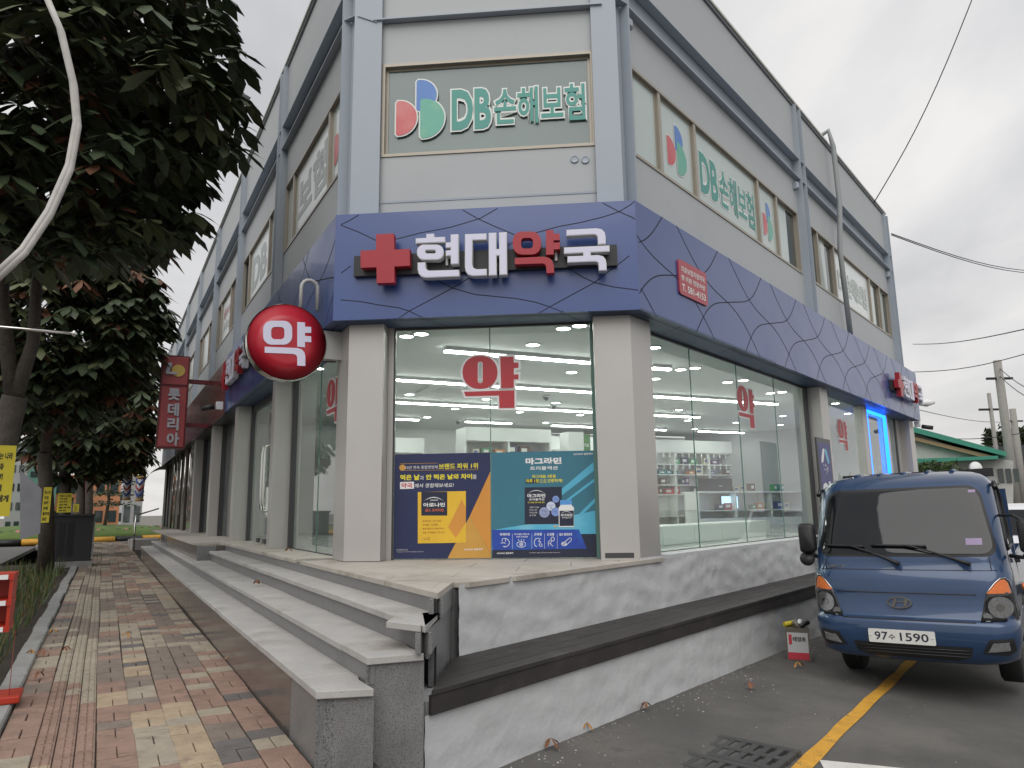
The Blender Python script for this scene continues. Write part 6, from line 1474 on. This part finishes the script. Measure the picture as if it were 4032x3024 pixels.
# ------------------------------------------------------------------ far left: buildings, roundabout, awning
def block(name, lab, x0, x1, ytop, d, col, dep=8, rows=3, nc=3, stripe=None):
    A, B = at_d(x0, 2000, d), at_d(x1, 2000, d); A.z = B.z = 0; dd = (B - A).normalized(); nn = V3((dd.y, -dd.x, 0)); F_ = Fr(dd, nn, A); w = (B - A).length; h = at_d((x0 + x1) / 2, ytop, d).z
    t = thing(name, lab, 'building', A); m = MB(); m.box(F_, 0, w, -dep, 0, -.5, h); m.build('wall', mat('wall_' + name + str(int(x0)), col, .8, var=.06, vs=.5), t)
    for r in range(rows):
        for c in range(nc):
            m = MB(); u = w * (c + .2) / nc; z = h * (r + .35) / rows; m.box(F_, u, u + w * .6 / nc, .01, .05, z, z + h * .4 / rows); m.build('window', DKG, t)
    return F_, w, h, t
block('office_building', 'pale stepped grey office building behind the first trunks', 20, 150, 1740, 70, (.38, .38, .37), rows=5, nc=4)
F_, w, h, t = block('clinic_building', 'green glass fronted building beyond the trees', 95, 215, 1790, 64, (.10, .22, .18), rows=6, nc=2)
block('orange_shop', 'low orange fronted shop behind the pine', 195, 470, 1870, 75, (.55, .24, .12), rows=2, nc=5)
block('white_building', 'white clad building at the end of the street', 350, 520, 1750, 90, (.52, .53, .53), rows=4, nc=5)
F_, w, h, t = block('screen_tower', 'grey tower carrying a bright colourful screen', 480, 560, 1650, 60, (.34, .34, .34), rows=3, nc=2)
P = at_d(530, 1770, 55); FP = perp(P.dot(dL)); a, b = FP.uv(495, 1870, 0), FP.uv(566, 1655, 0); t = thing('led_screen', 'lit multicoloured advertising screen at the street end', 'screen', P)
m = MB(); m.box(FP, a[0], b[0], -.3, 0, a[1], b[1]); m.build('case', TBLK, t)
for k, c in enumerate(((.2, .8, .9), (.6, .3, .9), (.3, .9, .4), (.1, .5, 1), (.9, .1, .7), (.9, .9, .2))): m = MB(); m.box(FP, a[0] + .05, b[0] - .05, .01, .02, b[1] - (b[1] - a[1]) * (k + 1) / 6, b[1] - (b[1] - a[1]) * k / 6); m.build('display', emat('led_%d' % k, c, 1.0), t)
c = FL.P(49, 2, .2); m = MB(); m.lathe(c, [(7.5, 0), (7.4, .35), (4, .7), (0, .9)], 40); m.build('roundabout', mat('lawn', (.09, .14, .03), .9, var=.3, vs=2), kind='structure')
t = thing('island_kerb', 'yellow and black striped kerb around the roundabout', 'kerb', c)
for k in range(36): a = k * math.pi / 18; q1, q2 = c + V3((math.cos(a), math.sin(a), 0)) * 7.6, c + V3((math.cos(a + .165), math.sin(a + .165), 0)) * 7.6; m = MB(); m.tube([q1 + V3((0, 0, .1)), q2 + V3((0, 0, .1))], .16, 4); m.build('kerb_block', YLW if k % 4 else TBLK, t)
m = MB()
for i in range(500): a = rnd(0, 6.3); r = rnd(3, 6); p = c + V3((math.cos(a) * r, math.sin(a) * r, .5)); s = .12; m.add([p, p + V3((s, 0, s)), p + V3((-s, s, s))], [(0, 1, 2)], 0 if random.random() < .6 else 1)
m.build('flower_bed', [SG[0], mat('flower_pink', (.5, .16, .22), .6)], kind='stuff', recalc=False)
p = at_d(415, 2010, 47); p.z = .6; t = thing('pine_tree', 'layered pine tree on the roundabout', 'tree', p); m = MB(); m.tube([p, p + V3((.15, 0, 1.8)), p + V3((-.1, 0, 3.4))], [.1, .08, .04], 8); m.build('trunk', BARK, t); m = MB()
for i in range(700): k = random.choice((1.5, 2.1, 2.7, 3.3)); q_ = p + V3((random.gauss(0, .7), random.gauss(0, .7), k + random.gauss(0, .1))); d = V3((rnd(-1, 1), rnd(-1, 1), rnd(-.2, .6))) * .22; m.add([q_, q_ + d, q_ + V3((d.y, -d.x, .08))], [(0, 1, 2)])
m.build('crown', LFS[0], t, kind='stuff', recalc=False)
for k, (x, lab) in enumerate(((502, 'farther barber pole with blue chevrons'), (552, 'nearer barber pole with blue and red chevrons'))):
    p = at_d(x, 1925, 31 - 3 * k + 2); t = thing('barber_pole', lab, 'barber pole', p, 'barber poles on the left shopfronts'); m = MB(); m.cyl(p - V3((0, 0, .38)), p + V3((0, 0, .38)), .13, seg=16); m.build('tube', PW, t)
    m = MB(); m.cyl(p - V3((0, 0, .45)), p - V3((0, 0, .38)), .15); m.cyl(p + V3((0, 0, .38)), p + V3((0, 0, .45)), .15); m.build('cap', GOLD, t)
    for j in range(3): m = MB(); m.tube([p + V3((.135 * math.cos(a * .35 - 2.8), .135 * math.sin(a * .35 - 2.8), -.28 + .22 * j + .05 * abs(a - 4))) for a in range(9)], .035, 5); m.build('stripe', BLU if j != 1 else PRD, t)
t = thing('awning', 'black curved awning over the far left shop', 'awning', FL.P(31, -2, 3)); m = MB()
for k in range(6): a, b = rad(15 * k), rad(15 * k + 15); m.quad(*[FL.P(u, -2.2 + .95 * math.sin(x), 2.55 + .85 * math.cos(x)) for u, x in ((30, a), (33.5, a), (33.5, b), (30, b))])
m.build('cover', TBLK, t, recalc=False)
p = at_d(285, 1960, 34); t = thing('convex_mirror', 'round grey back of a traffic mirror behind the third trunk', 'mirror', p); m = MB(); m.lathe(p, [(0, .06), (.42, .02), (.45, 0), (.42, -.03)], 24, 0, Matrix((FLm.d, FLm.n, -dL)).transposed()); m.build('disc', GRM, t); m = MB(); m.cyl(V3((p.x, p.y, .2)), p, .05); m.build('pole', GRM, t)
p = at_d(322, 1935, 42); FP = perp(p.dot(dL)); a = FP.uv(318, 1975, 0); b = FP.uv(345, 1900, 0); t = thing('warning_sign', 'red edged triangular road sign by the far trunks', 'sign', p); m = MB(); m.shape(FP, [(a[0], a[1]), (b[0] + .15, a[1]), ((a[0] + b[0]) / 2, b[1])], -.02, 0); m.build('plate', PRD, t)
for k, (u, zz) in enumerate(((30, .62), (33, .5))): m = MB(); m.box(FL, u, u + 2.2, -1.9, -1.0, ZP, zz); tag(m.build('entrance_step', STL), '%s stone entrance step far along the left shops' % ('nearer', 'farther')[k], 'step')
t = thing('handrail', 'steel handrail on the far entrance steps', 'handrail', FL.P(30, -1, ZP)); m = MB(); m.tube([FL.P(30, -1.05, ZP), FL.P(30, -1.05, 1.5), FL.P(32, -1.9, 1.75)], .03, 8); m.build('rail', CHR, t)
for u, n, fr, lab in ((14.9, -1.8, FL, 'small dark camera on a white box at the left fascia end'), (19.45, -3.5, FR, 'small dark camera under the right fascia end')):
    t = thing('security_camera', lab, 'camera', fr.P(u, n, 3.4)); m = MB(); m.box(fr, u, u + .12, n - .1, n + .02, 3.55 if fr is FL else 3.36, 3.7 if fr is FL else 3.49); m.build('box', PW, t); m = MB(); z_ = 3.6 if fr is FL else 3.36; m.cyl(fr.P(u + .02, n + .05, z_), fr.P(u + .08, n + .28, z_ - .05), .05); m.build('lens_tube', TBLK, t)
# ------------------------------------------------------------------ right background
GRF = mat('green_roof', (.05, .27, .19), .5, var=.1); HW = mat('house_wall', (.5, .5, .47), .8, var=.08)
D = 34; t = thing('green_roof_house', 'low white house with green metal roof behind the truck', 'house', at_d(3750, 1950, D)); Ah, Bh = at_d(3560, 1950, D), at_d(3960, 1950, D); dd = Bh - Ah; dd.z = 0; dd.normalize(); FH = Fr(dd, V3((dd.y, -dd.x, 0)), V3((Ah.x, Ah.y, 0))); q = lambda x, y, n=0: FH.uv(x, y, n)
m = MB(); m.shape(FH, [q(3560, 2050), q(3990, 2050), q(3990, 1815), q(3850, 1790), q(3600, 1705), q(3560, 1700)], -6, 0); m.build('wall', HW, t)
m = MB(); m.shape(FH, [q(3540, 1690), q(3960, 1800), q(3960, 1782), q(3600, 1685), q(3540, 1670)], -6.4, .5); m.build('roof', GRF, t)
m = MB(); m.shape(FH, [q(3560, 1712), q(3925, 1800), q(3860, 1800), q(3560, 1725)], .0, .3); m.build('barge_board', mat('pale_wood', (.42, .29, .17), .7), t)
m = MB(); m.shape(FH, [q(3590, 1828), q(3925, 1812), q(3925, 1800), q(3590, 1812)], .0, 1.0); m.build('porch_roof', GRF, t)
for x in (3935, 3965, 3995): a, b = q(x, 1900), q(x + 14, 1845); m = MB(); m.box(FH, a[0], b[0], .01, .06, a[1], b[1]); m.build('window', DKG, t)
block('apartment_block', 'tall cream apartment block beyond the end of the shop', 3480, 3602, 1335, 95, (.5, .45, .38), rows=12, nc=2)
block('dark_shed', 'dark roofed shed behind the green roofed house', 3850, 4100, 1755, 60, (.05, .055, .06), rows=1, nc=2)
m = MB()
for i in range(900): p = at_d(rnd(3600, 3760), rnd(1835, 1890), 31) + V3((0, rnd(-.6, .6), rnd(-.2, .2))); d = V3((rnd(-1, 1), rnd(-1, 1), rnd(-.5, 1))) * .14; m.add([p, p + d, p + V3((d.y, d.z, d.x)) * .6], [(0, 1, 2)])
tag(m.build('bush', SG[0], recalc=False), 'rounded green bush in front of the white house', 'bush')
m = MB()
for i in range(1200): p = at_d(rnd(3880, 4100), 1745 - abs(random.gauss(0, 22)), 75); d = V3((rnd(-1, 1), rnd(-1, 1), rnd(-1, 1))) * .4; m.add([p, p + d, p + V3((d.y, d.z, d.x))], [(0, 1, 2)])
m.build('distant_trees', LFS[0], kind='stuff', recalc=False)
CON = mat('pole_concrete', (.27, .26, .24), .8, var=.1)
for x, y0, y1, d, r, lab in ((3926, 1420, 1760, 40, .17, 'tallest concrete utility pole'), (3893, 1548, 1755, 44, .09, 'thin pale pole left of the tallest pole'), (3986, 1610, 1745, 60, .2, 'dark wooden utility pole at the right edge')):
    a = at_d(x + 40 * (y1 - y0) / 340, y1, d); b = at_d(x, y0, d); t = thing('utility_pole', lab, 'pole', V3((b.x, b.y, 0)), 'utility poles on the right'); m = MB(); m.cyl(V3((b.x, b.y, -.3)), b, r * 1.25, r, 12); m.build('shaft', CON, t)
    m = MB(); m.box(Fr((1, 0, 0), (0, 1, 0), b), -.6, .6, -.06, .06, -.9, -.8); m.build('cross_arm', TBLK, t)
WIR = mat('cable_black', (.03, .03, .04), .6)
for i, (pa, da, pb, db) in enumerate((((3440, 800), 15, (3850, -60), 15), ((3510, 920), 17, (4150, 1070), 30), ((3510, 925), 17, (4150, 1080), 30), ((3590, 1465), 40, (4150, 1360), 30), ((3560, 1600), 30, (3990, 1660), 60), ((3640, 1720), 40, (4100, 1690), 40), ((3935, 1450), 40, (4150, 1560), 30), ((3935, 1480), 40, (4150, 1600), 30), ((3595, 1355), 60, (4150, 1270), 30))):
    a, b = at_d(*pa, da), at_d(*pb, db); m = MB(); m.tube([a + (b - a) * k / 10 - V3((0, 0, .25 * math.sin(math.pi * k / 10))) for k in range(11)], .006 + .0003 * da, 5)
    tag(m.build('cable', WIR), 'overhead cable crossing the right sky, %s from the top' % ('first', 'second', 'third', 'fourth', 'fifth', 'sixth', 'seventh', 'eighth', 'ninth')[i], 'cable', 'overhead cables')
p = at_d(3648, 1587, 26); t = thing('street_lamp', 'white street lamp head past the right fascia end', 'street lamp', p); m = MB(); m.tube([p - V3((.35, 0, .02)), p, p + V3((.25, 0, .02))], [.03, .12, .05], 10); m.build('lamp_head', PW, t)
p = at_d(3842, 1845, 22); m = MB(); m.lathe(p, [(.0, .05), (.13, .03), (.18, 0)], 20, 0, Matrix(((1, 0, 0), (0, 0, -1), (0, 1, 0)))); tag(m.build('satellite_dish', PW), 'small white satellite dish above the truck roof', 'satellite dish')
t = MB(); t.tube([FR.uv and FR.P(14.3, -3.9, 8.8), FR.P(14.35, -3.6, 8.95), FR.P(14.4, -3.55, 8.6), FR.P(14.45, -3.55, 7.4), FR.P(14.35, -3.6, 6.4), FR.P(14.6, -3.62, 4.7)], .05, 8); tag(t.build('drain_hose', mat('hose_grey', (.3, .32, .32), .5)), 'thick grey hose hanging down the right facade', 'hose')
# parked white car past the truck, seen at the right edge
P = at_d(4060, 2000, 17); F_ = Fr(dR, nR, V3((P.x, P.y, RZ(14, 0)))); t = thing('white_van', 'white van parked behind the blue truck', 'van', F_.o); m = MB(); m.shape(F_, [(0, .3), (0, 1.0), (.5, 1.15), (1.0, 1.75), (4, 1.8), (4.2, .3)], -.8, .8); m.build('body', PW, t, bevel=.06); m = MB(); m.shape(F_, [(.52, 1.2), (.95, 1.68), (.93, 1.68), (.5, 1.2)], -.7, .7); m.build('windscreen', TGL, t)
for u in (.7, 3.4):
    for n in (-.75, .75): m = MB(); m.tube([F_.P(u, n - .1, .3), F_.P(u, n + .1, .3)], .3, 16); m.build('wheel', RUB, t)
